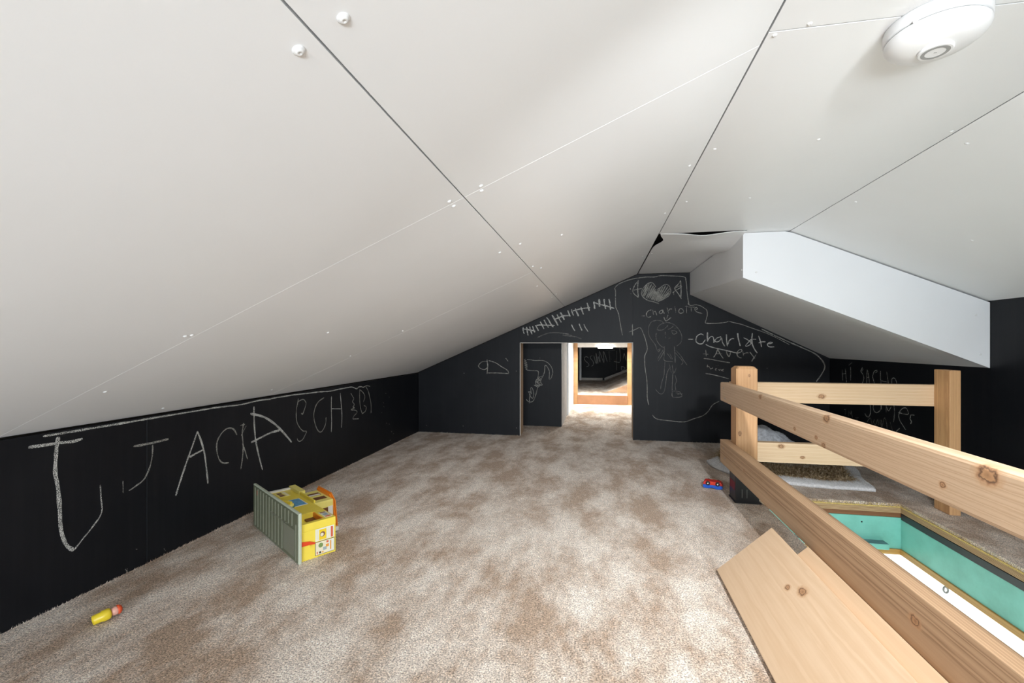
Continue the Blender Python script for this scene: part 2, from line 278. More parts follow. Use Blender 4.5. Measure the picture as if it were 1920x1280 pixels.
CHALK = {
 'left': {
  'chalk_letter_a': [(11.4,'965,453 961,424 959,391 958,358 964,317 968,262 970,214 976,178 987,150 1002,134'), (4.6,'1002,134 1023,155 1046,177 1072,210 1071,254 1069,293'), (8.6,'900,439 936,437 969,436 999,433 1023,436')],
  'chalk_letter_b': [(5.2,'1133,285 1133,249'), (8.6,'1164,383 1218,381 1282,382'), (5.4,'1226,375 1225,341 1216,303 1198,272 1174,259 1151,250')],
  'chalk_letter_c': [(7.5,'1308,183 1329,238 1354,297 1379,353 1393,387'), (7.8,'1393,387 1411,342 1426,283 1438,186'), (7.7,'1361,302 1389,309 1417,315')],
  'chalk_letter_d': [(6.1,'1575,338 1558,364 1530,373 1502,361 1480,333 1478,297 1489,262 1507,244 1534,238')],
  'chalk_letter_e': [(6.5,'1610,380 1602,339 1607,291 1604,245 1595,197'), (6.5,'1592,373 1617,373'), (6.5,'1623,366 1597,332'), (6.5,'1602,300 1617,265 1630,229')],
  'chalk_letter_f': [(9.0,'1666,439 1667,374 1675,300 1692,232 1715,161'), (11.9,'1646,412 1720,388 1790,345 1853,290 1903,240'), (9.4,'1650,292 1708,302 1766,311 1821,311')],
  'chalk_letter_g': [(5.8,'1953,439 1941,403 1936,367 1941,329 1962,298 1987,277 2013,270 2002,253 1984,236 1962,232 1948,239 1943,249'), (5.8,'1946,409 1951,424 1987,431 2006,417 2009,403 1998,381 1984,360 1973,366')],
  'chalk_letter_h': [(6.5,'2160,419 2119,408 2090,387 2074,356 2074,322 2090,280 2110,254 2131,245 2152,254 2173,280 2177,313')],
  'chalk_letter_i': [(7.5,'2227,418 2225,365 2228,286 2225,227'), (7.8,'2311,428 2321,362 2328,297 2323,233'), (7.8,'2230,351 2323,338')],
  'chalk_letter_j': [(6.2,'2421,415 2444,391 2454,379 2439,364 2460,344 2444,332 2463,324 2423,318 2476,308 2489,292 2454,277 2446,262 2470,258 2509,253')],
  'chalk_letter_k': [(6.4,'2520,429 2520,383 2525,336 2537,299 2554,276'), (6.6,'2525,425 2565,401 2582,375 2565,348'), (6.6,'2571,324 2598,311 2588,286 2548,277')],
  'chalk_letter_l': [(6.7,'2594,436 2624,407 2642,369 2660,318 2660,264'), (6.5,'2487,437 2531,442 2565,436 2600,442 2648,434')],
  'chalk_edge_line': [(6.6,'1678,467 1695,470 1717,471 1763,459 1775,463 1856,462 1937,460 2039,456 2119,454 2203,448 2294,450 2412,451 2444,447 2487,435 2514,444 2554,440'), (6.8,'931,469 991,469 1043,466 1099,466 1182,468'), (6.0,'1182,469 1275,463 1382,461 1440,461 1478,466 1571,457 1615,457 1683,464 1741,465')],
  'chalk_speck': [(7.1,'2823,310 2832,305'), (7.1,'2795,248 2805,244'), (7.3,'2871,166 2881,161'), (7.2,'2857,370 2867,366'), (7.3,'2907,339 2917,334'), (7.4,'2944,95 2954,90'), (7.5,'2974,76 2984,70'), (7.3,'2907,154 2917,149'), (7.2,'2830,283 2839,279'), (9.0,'3604,23 3619,16'), (7.4,'2922,40 2932,34'), (3.3,'1139,15 1148,0'), (3.3,'1145,14 1145,1'), (3.6,'1265,22 1270,12'), (3.5,'1259,-5 1266,7'), (3.3,'1171,62 1176,59')],
 },
 'back': {
  'chalk_tally': [(10.6,'-573,829 -572,802 -564,780'), (10.6,'-546,831 -541,797 -534,766'), (10.6,'-523,835 -514,802 -503,775'), (10.5,'-499,837 -492,810 -482,790'), (10.6,'-580,817 -546,813 -510,806 -479,799'), (10.5,'-476,841 -465,823 -454,801'), (10.5,'-441,870 -427,845 -413,816'), (10.5,'-412,885 -394,849 -377,825'), (10.5,'-393,902 -376,880 -359,849 -341,829'), (10.5,'-481,840 -443,845 -390,843 -332,841')],
  'chalk_tally_b': [(13.7,'-352,919 -332,888 -306,841'), (10.4,'-313,923 -299,893 -282,864'), (13.6,'-288,938 -275,914 -258,883'), (10.4,'-234,953 -225,931 -216,907'), (10.4,'-330,888 -302,899 -267,912 -214,914'), (10.4,'-206,961 -201,940 -190,913'), (10.4,'-177,968 -167,939 -152,909'), (10.3,'-136,978 -128,952 -117,921'), (11.9,'-91,1007 -83,981 -74,946'), (10.3,'-195,948 -158,959 -111,967 -68,971')],
  'chalk_tally_c': [(15.8,'-42,1015 -37,989 -36,961'), (15.8,'-4,1034 0,1006 0,976'), (11.8,'34,1033 36,1001 45,960'), (10.2,'68,1033 76,996 80,953'), (10.2,'-44,1013 -8,997 43,984 106,963'), (8.8,'-205,846 -195,822 -180,800'), (8.8,'-149,852 -141,830 -128,802'), (7.9,'-114,849 -102,821 -83,793')],
  'chalk_arc': [(7.2,'-461,750 -425,768 -381,783 -337,787 -293,785 -258,780 -227,776'), (6.4,'-273,769 -236,763 -197,756 -171,754 -132,739'), (5.6,'-258,778 -214,767 -175,756')],
  'chalk_outline': [(6.2,'166,764 152,837 137,925 119,970 116,1028 116,1087 112,1113 141,1142 191,1163 240,1176 325,1187 388,1186 436,1194 512,1190 594,1181 608,1148 614,1076 621,1019 628,983'), (5.7,'621,992 627,982 645,976 675,980 705,972 729,956 747,940 750,908 744,877 741,848 800,848'), (5.6,'742,850 794,847 845,850 878,855 893,861 918,853 973,839 1045,811 1116,784 1186,751 1281,697'), (8.7,'1104,805 1197,756 1312,699 1426,643 1476,600 1500,550 1482,500 1448,446'), (6.1,'830,298 787,271 757,225 720,192 658,168 596,145 496,149 407,160 376,188'), (5.8,'214,789 246,802 291,819 315,772 328,734 341,674 336,647 323,614 323,559 328,505 336,451 340,385 341,309 352,260'), (13.2,'236,846 237,764')],
  'chalk_heart': [(6.2,'279,1166 265,1147 252,1128 241,1099 240,1080 255,1060 279,1040'), (8.6,'279,1166 274,1128 274,1089 279,1043'), (6.2,'246,1094 277,1100 302,1106'), (11.7,'221,1108 223,1099'), (11.7,'224,1070 226,1066'), (7.0,'400,1112 391,1128 377,1143 361,1145 340,1136 321,1117 305,1094 301,1069 309,1046 327,1029 349,1016 377,1009 414,996 419,991'), (6.1,'414,1007 445,1021 478,1039 500,1064 503,1090 494,1116 478,1129 460,1128 439,1114 417,1098 405,1095'), (7.7,'571,1155 555,1130 530,1102 542,1080 558,1057 576,1025'), (7.6,'571,1155 573,1120 574,1088 573,1037'), (6.1,'576,1120 549,1111 530,1099'), (6.1,'580,1112 552,1094 524,1077 518,1067'), (6.1,'524,1077 524,1054'), (6.9,'305,1069 340,1134 312,1052 355,1138 318,1046 371,1135 332,1034 385,1125 343,1031 392,1112 357,1029 399,1100 368,1022 403,1086 378,1020 417,1092 389,1015 432,1104 399,1013 451,1117 406,1011 469,1123 414,1010 485,1116 422,1010 495,1100 432,1019 498,1084 451,1027 498,1071')],
  'chalk_name': [(7.8,'301,905 324,905'), (5.8,'369,948 349,942 335,923 337,903 349,895 368,900'), (5.8,'378,950 385,912'), (5.8,'385,932 395,938 402,925 408,909'), (5.8,'446,947 429,938 425,925 439,921 448,934 448,947 454,931 459,920'), (5.8,'478,963 489,921'), (5.8,'489,940 497,953 512,952'), (5.7,'532,971 538,925'), (5.7,'570,958 558,939 564,923 582,923 592,935 582,951 570,956'), (5.7,'611,976 612,922'), (5.7,'600,970 621,968'), (5.7,'642,966 644,933'), (5.7,'624,965 666,963'), (5.7,'665,941 684,950 678,961 669,956 668,941 687,926 717,918'), (5.8,'485,911 475,883'), (5.8,'455,896 463,876 471,867 488,878 506,893')],
  'chalk_figure': [(5.0,'456,847 440,866 409,872 373,862 354,835 349,794 354,761 373,728 396,696 409,658 420,642'), (5.0,'409,804 420,831 451,850 487,855 528,839 559,803 577,766 578,733 569,707 543,685'), (5.0,'404,783 401,750 412,717 435,688 456,674'), (5.0,'409,804 440,801 466,815 484,836'), (5.0,'484,807 502,814 523,831'), (5.0,'528,809 549,822'), (5.0,'505,793 528,798 546,782 523,771 510,787'), (7.7,'466,788 466,771'), (5.0,'466,758 471,744'), (5.0,'487,742 500,744'), (5.0,'460,685 458,625 461,582 518,575'), (6.9,'528,685 532,626 534,567'), (5.0,'451,658 430,625 412,590'), (5.0,'456,647 440,615 417,579'), (5.0,'538,655 569,621 592,583 615,551'), (5.0,'536,637 564,604 587,572 574,553'), (5.0,'464,577 460,528 456,474 440,420 433,376'), (5.0,'495,528 477,490 471,436 461,371 446,344 425,344 396,376'), (6.1,'518,491 514,432 513,367 515,324 549,319 577,325 579,336 559,360 515,362'), (5.0,'533,475 543,437 533,410 538,367'), (5.0,'492,561 507,496'), (5.0,'513,550 523,491 541,529'), (5.0,'538,351 564,346 549,341 587,347'), (5.0,'477,636 507,593'), (5.0,'497,631 515,593'), (5.0,'414,658 430,669 417,644 435,663')],
  'chalk_name_b': [(9.9,'621,735 656,735'), (7.6,'727,764 709,772 686,762 675,738 677,717 694,703 714,703 727,715 737,732'), (9.8,'752,785 751,752 753,719'), (7.5,'755,732 772,752 787,752 794,732 794,709'), (7.5,'842,752 816,744 801,724 816,716 834,726 845,744 851,713 867,685'), (9.0,'878,769 878,732 884,685'), (7.5,'886,697 896,724 911,738 927,738'), (9.7,'950,777 955,740 967,687'), (7.4,'989,745 1019,728 1037,709 1023,691 1001,687 1019,712 1041,736'), (8.9,'1046,776 1043,739 1045,701 1059,666 1077,639'), (7.4,'1041,734 1071,734'), (7.4,'1086,757 1098,716 1105,681'), (7.4,'1086,708 1105,716 1130,716'), (7.4,'1148,703 1165,705 1174,712 1155,712 1142,697 1155,682 1186,682'), (7.5,'740,699 764,685 809,671 875,656 944,638')],
  'chalk_name_c': [(7.2,'740,659 744,614'), (7.2,'722,631 757,628'), (7.2,'792,607 809,634 820,667'), (7.1,'820,667 834,634 856,599'), (7.1,'805,632 851,632'), (7.1,'876,654 882,630 895,613 904,642'), (7.1,'944,635 973,646 976,662 958,658 946,635 955,611 976,604'), (7.1,'983,654 989,619'), (7.1,'989,631 1005,639 1021,639'), (7.1,'1030,645 1048,619 1062,600'), (7.1,'1070,627 1052,600 1041,579'), (7.1,'727,599 772,593 845,579 902,569'), (7.1,'740,492 794,483 845,470 893,457'), (7.4,'1139,534 1142,531')],
  'chalk_name_d': [(4.9,'753,555 750,539 761,543 768,532 775,524 788,534'), (4.9,'801,524 812,528 803,520 812,516'), (4.9,'825,524 831,515 838,524'), (4.9,'842,517 860,523 845,515 860,509'), (4.9,'809,548 811,547'), (4.9,'822,551 824,550')],
  'chalk_fish': [(6.6,'-850,568 -898,562 -924,533 -910,512 -874,504 -850,527 -856,568'), (6.6,'-856,580 -852,522 -856,469'), (6.6,'-844,574 -790,557 -743,528 -696,500 -684,477'), (6.6,'-850,477 -778,478 -684,474'), (8.2,'-708,592 -690,569'), (6.7,'-1043,475 -1039,471'), (6.5,'-628,495 -623,492'), (6.7,'-1051,61 -1046,58'), (6.5,'-625,61 -621,57'), (6.8,'-1354,56 -1349,51')],
 },
 'right': {
  'chalk_greeting': [(5.8,'1040,536 1038,502 1033,464'), (5.8,'1006,545 1000,500 994,455'), (5.8,'1040,508 1000,513'), (5.7,'953,558 951,516 953,472'), (5.6,'970,568 936,586'), (5.4,'836,560 852,535 833,520 823,497 833,472 839,463'), (5.5,'830,552 845,533'), (5.4,'793,550 796,510 796,469'), (5.3,'790,546 778,508 772,469'), (5.3,'796,503 778,504'), (5.3,'702,551 728,544 743,518 740,499 728,473'), (5.2,'702,544 722,535'), (5.1,'676,549 677,515 672,478'), (5.0,'626,548 620,515 612,483'), (5.0,'674,494 618,490'), (4.9,'586,485 584,511 566,516 553,502 548,488'), (5.0,'589,496 586,487')],
  'chalk_word': [(5.7,'769,348 763,318 766,290 781,272 799,273 814,287'), (5.5,'734,353 740,333 728,311 705,309 680,326 672,353 669,331'), (5.3,'631,366 631,322'), (5.3,'628,352 612,332 592,357'), (5.2,'571,372 566,339 569,302 574,276'), (5.1,'538,334 469,334 471,356 487,366 516,353 533,325 529,298 507,273 483,251'), (5.0,'452,327 445,335 423,337'), (6.6,'448,332 452,314 443,300 450,288')],
  'chalk_scribble': [(4.8,'1019,281 997,286'), (4.8,'1004,283 1008,247'), (4.7,'970,280 973,246'), (4.7,'966,276 949,262 946,283 933,242'), (4.5,'906,248 871,252'), (4.6,'888,249 890,236'), (4.4,'796,236 766,268 748,234'), (4.3,'728,265 737,248 719,238 700,270 694,236'), (4.2,'683,269 677,236'), (4.2,'672,274 666,234 644,288 628,263 623,230'), (4.1,'599,271 581,229'), (9.7,'553,229 526,252')],
 },
 'partition': {
  'chalk_creature': [(6.8,'-613,567 -575,565 -544,560 -484,561 -449,551 -419,529 -399,499 -390,464 -397,430 -409,407 -421,404 -419,444 -421,474 -439,509 -456,519 -459,484 -464,454 -479,419 -492,398'), (6.9,'-613,477 -565,473 -519,470 -514,443 -519,403'), (6.9,'-519,331 -529,293 -544,243 -562,210 -595,204 -620,226'), (6.9,'-592,191 -590,272 -600,292 -580,287 -575,272 -580,322 -565,322 -554,272 -562,237 -580,247 -585,272'), (6.8,'-524,403 -539,378 -534,348 -552,349 -529,338 -514,333 -499,348 -481,353 -494,378 -489,403 -509,398 -524,403'), (6.9,'-529,393 -497,388 -532,378 -494,368 -529,373 -497,353 -527,350 -509,341'), (6.8,'-514,403 -504,418 -481,426'), (6.9,'-636,562 -620,557 -636,547 -613,542 -636,532 -608,527 -633,517 -608,512 -630,502 -610,495 -625,487 -610,480'), (6.9,'-640,565 -625,572'), (11.0,'-502,582 -499,580')],
 },
 'far': {
  'chalk_word_b': [(10.6,'-179,469 -213,493 -246,469 -232,425 -184,382 -174,344 -217,324'), (10.6,'-113,508 -146,498 -141,460 -103,412 -98,364 -127,334'), (10.6,'-94,513 -51,374 -56,557 -27,374 -22,499 11,398 -4,586 72,394 63,586 128,404'), (10.5,'152,591 168,414'), (10.5,'100,605 250,601'), (10.5,'325,630 334,424 288,405 232,419'), (10.5,'278,587 278,271'), (10.5,'269,644 343,635 413,606'), (10.5,'385,463 399,549 427,425'), (10.5,'353,339 413,311 362,267 353,339'), (10.5,'187,457 194,452')],
 },
}
SCREWS_LEFT = [(-0.276, 0.38), (-0.228, 0.376), (-0.281, 0.83), (-0.282, 0.859), (-0.22, 0.833), (-0.224, 0.854), (-0.869, 0.823), (-0.863, 0.834), (-0.229, 1.318), (-0.288, 1.306), (-0.224, 1.762), (-0.243, 1.673), (-1.346, 1.68), (-0.825, 1.275), (-1.021, 1.739), (-0.784, 1.729), (-1.384, 1.23), (-1.421, 2.173), (-1.383, 2.62), (-1.319, 2.97), (-0.117, 1.434), (-0.244, 2.619), (-0.285, 2.102), (-0.274, 2.668), (-1.173, 0.895), (0.24, 2.673), (0.244, 3.523)]
SCREWS_FLAT = [(0.33, 0.804), (0.285, 0.823), (0.297, 1.273), (0.249, 1.353), (0.538, 1.262), (0.307, 1.725), (0.246, 1.82), (0.517, 1.723), (0.832, 1.275), (0.437, 2.598), (0.443, 3.031), (0.602, 3.043), (0.29, 2.673)]
SCREWS_RIGHT = [(0.888, 1.311), (0.836, 1.756), (0.879, 1.788), (1.226, 1.79)]
SCREWS_BOXFRONT = [(1.575, 0.657), (1.56, 0.824), (0.704, 1.029)]
SCREWS_BOXSIDE = [(2.731, 1.174), (2.272, 1.044), (3.111, 1.051)]

# ================================================================== THE SETTING
YB = 3.43; XL = -1.42; RX0, RX1 = 0.271, 0.845; H = 1.212; YR = -4.0
SLX, SLZ = XL, 0.478                       # foot of the left slope
def zl(x): return SLZ + (x-SLX)*(H-SLZ)/(RX0-SLX)
def zr(x): return H - (x-RX1)*0.4312
DL = Vector((RX0-SLX, 0, H-SLZ)).normalized(); NL = Vector((DL.z, 0, -DL.x))     # down-facing normal of the left slope
DR = Vector((1, 0, -0.4312)).normalized(); NR = Vector((DR.z, 0, -DR.x))

# ---- floor with the hatch cut out
HX0, HX1, HY0, HY1 = 0.705, 1.30, 0.42, 2.285
def ring_slab(x0, x1, y0, y1, hx0, hx1, hy0, hy1, z0, z1):
    bm = bmesh.new()
    def q(z): return [bm.verts.new((x,y,z)) for x,y in ((x0,y0),(x1,y0),(x1,y1),(x0,y1),(hx0,hy0),(hx1,hy0),(hx1,hy1),(hx0,hy1))]
    a, b = q(z1), q(z0)
    for k in range(4):
        k2 = (k+1)%4
        bm.faces.new((a[k],a[k2],a[4+k2],a[4+k])); bm.faces.new((b[k],b[4+k],b[4+k2],b[k2]))
        bm.faces.new((a[k],b[k],b[k2],a[k2])); bm.faces.new((a[4+k],a[4+k2],b[4+k2],b[4+k]))
    return bm
floor = struct(obj('floor', ring_slab(XL-0.02, 1.66, YR, YB+0.16, HX0, HX1, HY0, HY1, -0.012, 0.0), M['carpet']), 'beige cut pile carpet with walked-on patches')
# fuzzy cut edge of the carpet and its yellow backing round the hatch
bm = bmesh.new()
def fuzz(bm, x, y, z, dx, dy, L, wd):
    a = random.uniform(0, 6.28); ux, uy = math.cos(a)*wd, math.sin(a)*wd
    bm.faces.new((bm.verts.new((x-ux,y-uy,z)), bm.verts.new((x+ux,y+uy,z)), bm.verts.new((x+dx,y+dy,z+L))))
for k in range(2600):
    e = k % 2
    if e == 0: x = random.uniform(HX0, HX1); y = HY1 + random.uniform(-0.004, 0.002)
    else: x = HX1 + random.uniform(-0.004, 0.002); y = random.uniform(HY0, HY1)
    fuzz(bm, x, y, random.uniform(-0.014, -0.004), random.uniform(-0.005,0.003), random.uniform(-0.006,0.003), random.uniform(-0.003,0.007), 0.0009)
o = obj('backing_fringe', bm, M['jute'], floor); o['kind'] = 'stuff'
bm = bmesh.new()
for k in range(1500):
    x = HX0 + random.uniform(-0.004, 0.004); y = random.uniform(HY0, HY1)
    fuzz(bm, x, y, random.uniform(-0.010, 0.0), random.uniform(-0.002,0.006), random.uniform(-0.004,0.004), random.uniform(0.001,0.006), 0.0009)
o = obj('pile_fringe', bm, M['carpet'], floor); o['kind'] = 'stuff'
# long loose pile standing up along the foot of the left wall
bm = bmesh.new()
for k in range(1800):
    y = random.uniform(0.6, 3.4); x = XL + random.uniform(0.001, 0.006)
    fuzz(bm, x, y, 0.0, random.uniform(-0.001,0.004), random.uniform(-0.004,0.004), random.uniform(0.002,0.008), 0.0010)
for k in range(900):
    x = random.uniform(XL, 1.5)
    if -0.6 < x < 0.245: continue
    fuzz(bm, x, YB-random.uniform(0.001,0.006), 0.0, random.uniform(-0.004,0.004), random.uniform(-0.004,0.001), random.uniform(0.002,0.008), 0.0013)
o = obj('wall_pile', bm, M['carpet'], floor); o['kind'] = 'stuff'

# ---- hatch lining: layers of the floor, mint painted joists, honey trim
hatch = struct(obj('trim_hatch', ring_slab(HX0-0.05, HX1+0.05, HY0-0.05, HY1+0.05, HX0+0.003, HX1-0.003, HY0+0.003, HY1-0.003, -0.0175, -0.0125), M['jute']), 'cut floor edge lining the hatch opening')
def lining(name, mat, z0, z1, inset, th=0.02):
    a, b, c, d = HX0-inset, HX1+inset, HY0-inset, HY1+inset
    L = b-a; W = d-c
    o1 = obj(name, bbox(-L/2, L/2, -th/2, th/2, z0, z1, 0.001), mat, hatch, ((a+b)/2, d+th/2, 0))
    o2 = obj(name, bbox(-L/2, L/2, -th/2, th/2, z0, z1, 0.001), mat, hatch, ((a+b)/2, c-th/2, 0))
    o3 = obj(name, bbox(-W/2-th, W/2+th, -th/2, th/2, z0, z1, 0.001), mat, hatch, (b+th/2, (c+d)/2, 0), (0,0,R(90)))
    o4 = obj(name, bbox(-W/2-th, W/2+th, -th/2, th/2, z0, z1, 0.001), mat, hatch, (a-th/2, (c+d)/2, 0), (0,0,R(90)))
lining('plywood_edge', M['ply'], -0.0425, -0.0180, 0.000)
lining('old_floor_board', M['brownboard'], -0.0625, -0.0430, 0.004)
lining('joist_board', M['mint'], -0.2000, -0.0630, 0.002)
lining('lower_trim', M['honey'], -0.2240, -0.2005, -0.004)
o = obj('joist_ledge', bbox(0.705, 1.235, 2.245, 2.2865, -0.193, -0.168, 0.004), M['mint'], hatch)
obj('ledge_top', bbox(0.706, 1.232, 2.2455, 2.2855, -0.1685, -0.1672), M['mint_dust'], hatch)
o = obj('nail_hole', bbox(1.145, 1.151, 2.2858, 2.2872, -0.094, -0.088), M['hole'], hatch)
o = obj('metal_strip', bbox(1.2985, 1.3035, HY0, HY1-0.004, -0.070, -0.044), M['dark_steel'], hatch)

# ---- ceiling: dark roof deck with drywall panels screwed to it
def shell(pts):                      # sheet through section points (x,z), extruded along y
    bm = bmesh.new(); a = [bm.verts.new((x,YR,z)) for x,z in pts]; b = [bm.verts.new((x,YB+0.16,z)) for x,z in pts]
    for k in range(len(pts)-1): bm.faces.new((a[k],b[k],b[k+1],a[k+1]))
    return bm
ofs = 0.030
ceiling = struct(obj('ceiling', shell([(XL-0.12, zl(XL-0.12)+ofs), (RX0, H+ofs), (RX1, H+ofs), (1.80, zr(1.80)+ofs)]), M['dark']), 'pitched attic ceiling of off-white drywall sheets')
TH = 0.012
def slope_panel(x0, x1, y0, y1, zf, nrm, lift=0.0, name='drywall_panel'):
    lift = lift*0.25
    up = -nrm
    p = [Vector((x,y,zf(x)))+up*lift for x,y in ((x0,y0),(x1,y0),(x1,y1),(x0,y1))]
    return obj(name, prism(p, up*TH, 0.0004), M['white'], ceiling)
g = 0.0003; gl = 0.0016; XS = -0.256
for (y0, y1, lf) in ((YR, -2.5, 0), (-2.5, -1.0, 0), (-1.0, -0.10, 0), (-0.10, 0.845, 0.0), (0.845, 1.765, 0.0002), (1.765, 2.68, 0.0), (2.68, YB, 0.0003)):
    slope_panel(XL-0.02, XS-gl, y0+g, y1-g, zl, NL, lf)
for (y0, y1, lf) in ((YR, -1.9, 0.0002), (-1.9, -0.55, 0.0), (-0.55, 0.845, 0.0004), (0.845, 2.24, 0.0002), (2.24, YB, 0.0004)):
    slope_panel(XS+gl*0.3, RX0-0.001, y0+g, y1-g, zl, NL, lf)
flatN = Vector((0,0,-1)); zf = lambda x: H
for (y0, y1, lf) in ((YR, -1.9, 0.0), (-1.9, -0.5, 0.0012), (-0.5, 0.8125, 0.0), (0.8145, 2.205, 0.0)):
    slope_panel(RX0+0.0022, RX1-0.0012, y0+g, y1-g, zf, flatN, lf)
slope_panel(0.652, RX1-0.0012, 2.2062, 2.262, zf, flatN, 0.0)
slope_panel(RX1+0.0012, 1.66, YR, 2.262, zr, NR, 0.0)
slope_panel(RX1+0.0012, 1.66, 2.264, YB, zr, NR, 0.0)
# warped loose sheet over the far end of the flat strip, torn at its front corner
bm = bmesh.new(); nx, ny = 14, 26; V = []
for j in range(ny+1):
    row = []
    for i in range(nx+1):
        fx, fy = i/nx, j/ny
        x = RX0 + 0.006 + fx*(0.650-RX0-0.006); y = 2.212 + fy*(YB-2.212)
        z = H + 0.000
        z += -0.030*math.exp(-((fy-0.22)/0.16)**2)*fx**2 - 0.005*math.exp(-((fy)/0.06)**2)*math.sin(math.pi*fx)
        z += 0.005*math.sin(fy*9+fx*3)*fx*(1-fy)
        y += 0.055*math.exp(-((fx-0.55)/0.20)**2)*max(0.0, 1-fy*6)
        if fx < 0.5 and fy < 0.32: x += 0.034*math.exp(-((fy-0.12)/0.075)**2)*(1-fx*2)
        row.append(bm.verts.new((x,y,z)))
    V.append(row)
for j in range(ny):
    for i in range(nx): bm.faces.new((V[j][i],V[j][i+1],V[j+1][i+1],V[j+1][i]))
geo = bmesh.ops.extrude_face_region(bm, geom=bm.faces[:]); bmesh.ops.translate(bm, vec=(0,0,0.003), verts=[v for v in geo['geom'] if isinstance(v, bmesh.types.BMVert)])
obj('warped_drywall_panel', bm, M['white'], ceiling, smooth=False)
# screws: painted heads with a washer ring and a driven recess
sbm = lathe([(0.0062,0.0),(0.0062,0.0008),(0.0048,0.0022),(0.0042,0.0024),(0.0036,0.0034),(0.0016,0.0038),(0.0010,0.0024),(0,0.0022)], 14)
sme = bpy.data.meshes.new('screw'); bmesh.ops.recalc_face_normals(sbm, faces=sbm.faces[:]); sbm.to_mesh(sme); sbm.free(); sme.materials.append(M['screw'])
for p in sme.polygons: p.use_smooth = True
def screw(p, nrm, par, s=1.0):
    o = bpy.data.objects.new('screw', sme); link(o, par); o.location = p; o.scale = (s,s,s)
    q = Vector(nrm).to_track_quat('Z', 'Y'); o.rotation_mode = 'QUATERNION'; o.rotation_quaternion = q
for x, y in SCREWS_LEFT + [s for s in SCREWS_FLAT if s[0] < RX0]:
    if XL+0.02 < x < RX0 and y < YB-0.03: screw((x, y, zl(x)), NL, ceiling, 1.0 if y < 0.5 else 0.72)
for x, y in [s for s in SCREWS_FLAT if s[0] >= RX0]: screw((x, y, H), flatN, ceiling, 0.65)
for x, y in SCREWS_RIGHT: screw((x, y, zr(x)), NR, ceiling, 0.75)

# ---- soffit box hanging at the far right
BF = 2.255
f_tl, f_bl, f_br = (0.648, BF, H-0.001), (0.648, BF, 1.006), (1.612, BF, 0.599)
b_tl, b_bl, b_br = (0.634, YB, H-0.004), (0.634, YB, 1.054), (1.533, YB, 0.603)
front = [f_tl, f_bl, f_br, (1.612, BF, zr(1.612)+0.0), (RX1, BF, H-0.001)]
sof = struct(obj('ceiling_soffit', prism([Vector(p)+Vector((0.004,0.013,-0.0)) for p in [(0.652,BF,H-0.004),(0.652,BF,1.075),(1.605,BF,0.67),(1.605,BF,0.87),(RX1,BF,H-0.006)]], (0, 1.15, 0)), M['dark']), 'boxed-in white drywall soffit under the right roof slope')
front_in = [Vector(f_tl)+Vector((0.0005,0,-0.0005)), Vector(f_bl)+Vector((0.0005,0,-0.0003)), Vector(f_br)+Vector((0,0,-0.0003)), Vector((1.612,BF,zr(1.612)-0.007)), Vector((RX1+0.01,BF,zr(RX1+0.01)-0.005)), Vector((RX1-0.02,BF,H-0.0016))]
obj('soffit_front_panel', prism(front_in, (0,0.011,0)), M['soffit'], sof)
obj('soffit_side_panel', prism([Vector(f_tl)+Vector((0,0.0004,-0.001)), Vector(b_tl), Vector(b_bl)+Vector((0,0,0.001)), Vector(f_bl)+Vector((0,0.0004,0.002))], (0.011,0,0)), M['white'], sof)
bm = bmesh.new(); V = []
for j in range(9):
    row = []
    for i in range(9):
        a = Vector(f_bl).lerp(Vector(f_br), i/8); b = Vector(b_bl).lerp(Vector(b_br), i/8); p = a.lerp(b, j/8)
        if j == 0: p.y = BF+0.0113
        row.append(bm.verts.new(p+Vector((0.0006,0,0))))
    V.append(row)
for j in range(8):
    for i in range(8): bm.faces.new((V[j][i],V[j][i+1],V[j+1][i+1],V[j+1][i]))
geo = bmesh.ops.extrude_face_region(bm, geom=bm.faces[:]); bmesh.ops.translate(bm, vec=(0,0,0.010), verts=[v for v in geo['geom'] if isinstance(v, bmesh.types.BMVert)])
obj('soffit_underside_panel', bm, M['white'], sof)
obj('joint_gap', prism([(0.6478,2.42,1.0135),(0.6415,3.05,1.0395),(0.6415,3.05,1.0370),(0.6478,2.42,1.0125)], (0.0008,0,0)), M['hole'], sof)
for x, z in SCREWS_BOXFRONT: screw((x, BF, z), (0,-1,0), sof, 0.8)
for y, z in SCREWS_BOXSIDE: screw((0.648-(y-BF)*0.0119, y, z), (-1,0,0), sof, 0.7)

# ---- walls: chalkboard-painted sheets
def wall(name, label): return struct(empty(name, (0,0,0)), label)
wall_left = struct(obj('wall_left', bbox(XL-0.10, XL-0.013, YR, YB+0.15, -0.01, 0.60), M['dark']), 'low black chalkboard knee wall under the left slope')
for y0, y1 in ((YR, 1.207), (1.207, 2.05), (2.05, YB)):
    obj('wall_panel', bbox(XL-0.0125, XL, y0+0.0006, y1-0.0006, -0.005, 0.467, 0.0008, 1), M['black'], wall_left)
DX0, DX1, DZ = -0.597, 0.241, 0.712
wall_back = struct(obj('wall_back', prism([(XL-0.02,YB+0.0125,-0.01),(DX0-0.02,YB+0.0125,-0.01),(DX0-0.02,YB+0.0125,DZ+0.012),(DX1+0.02,YB+0.0125,DZ+0.012),(DX1+0.02,YB+0.0125,-0.01),(1.62,YB+0.0125,-0.01),(1.62,YB+0.0125,0.89),(RX1,YB+0.0125,H+0.02),(RX0,YB+0.0125,H+0.02),(XL-0.02,YB+0.0125,0.49)], (0,0.125,0)), M['dark']), 'black chalkboard gable wall with a low doorway')
e = 0.004
obj('wall_panel', prism([(XL+0.001,YB,-0.005),(DX0,YB,-0.005),(DX0,YB,zl(DX0)-e),(XL+0.001,YB,zl(XL)-e)], (0,0.012,0)), M['black'], wall_back)
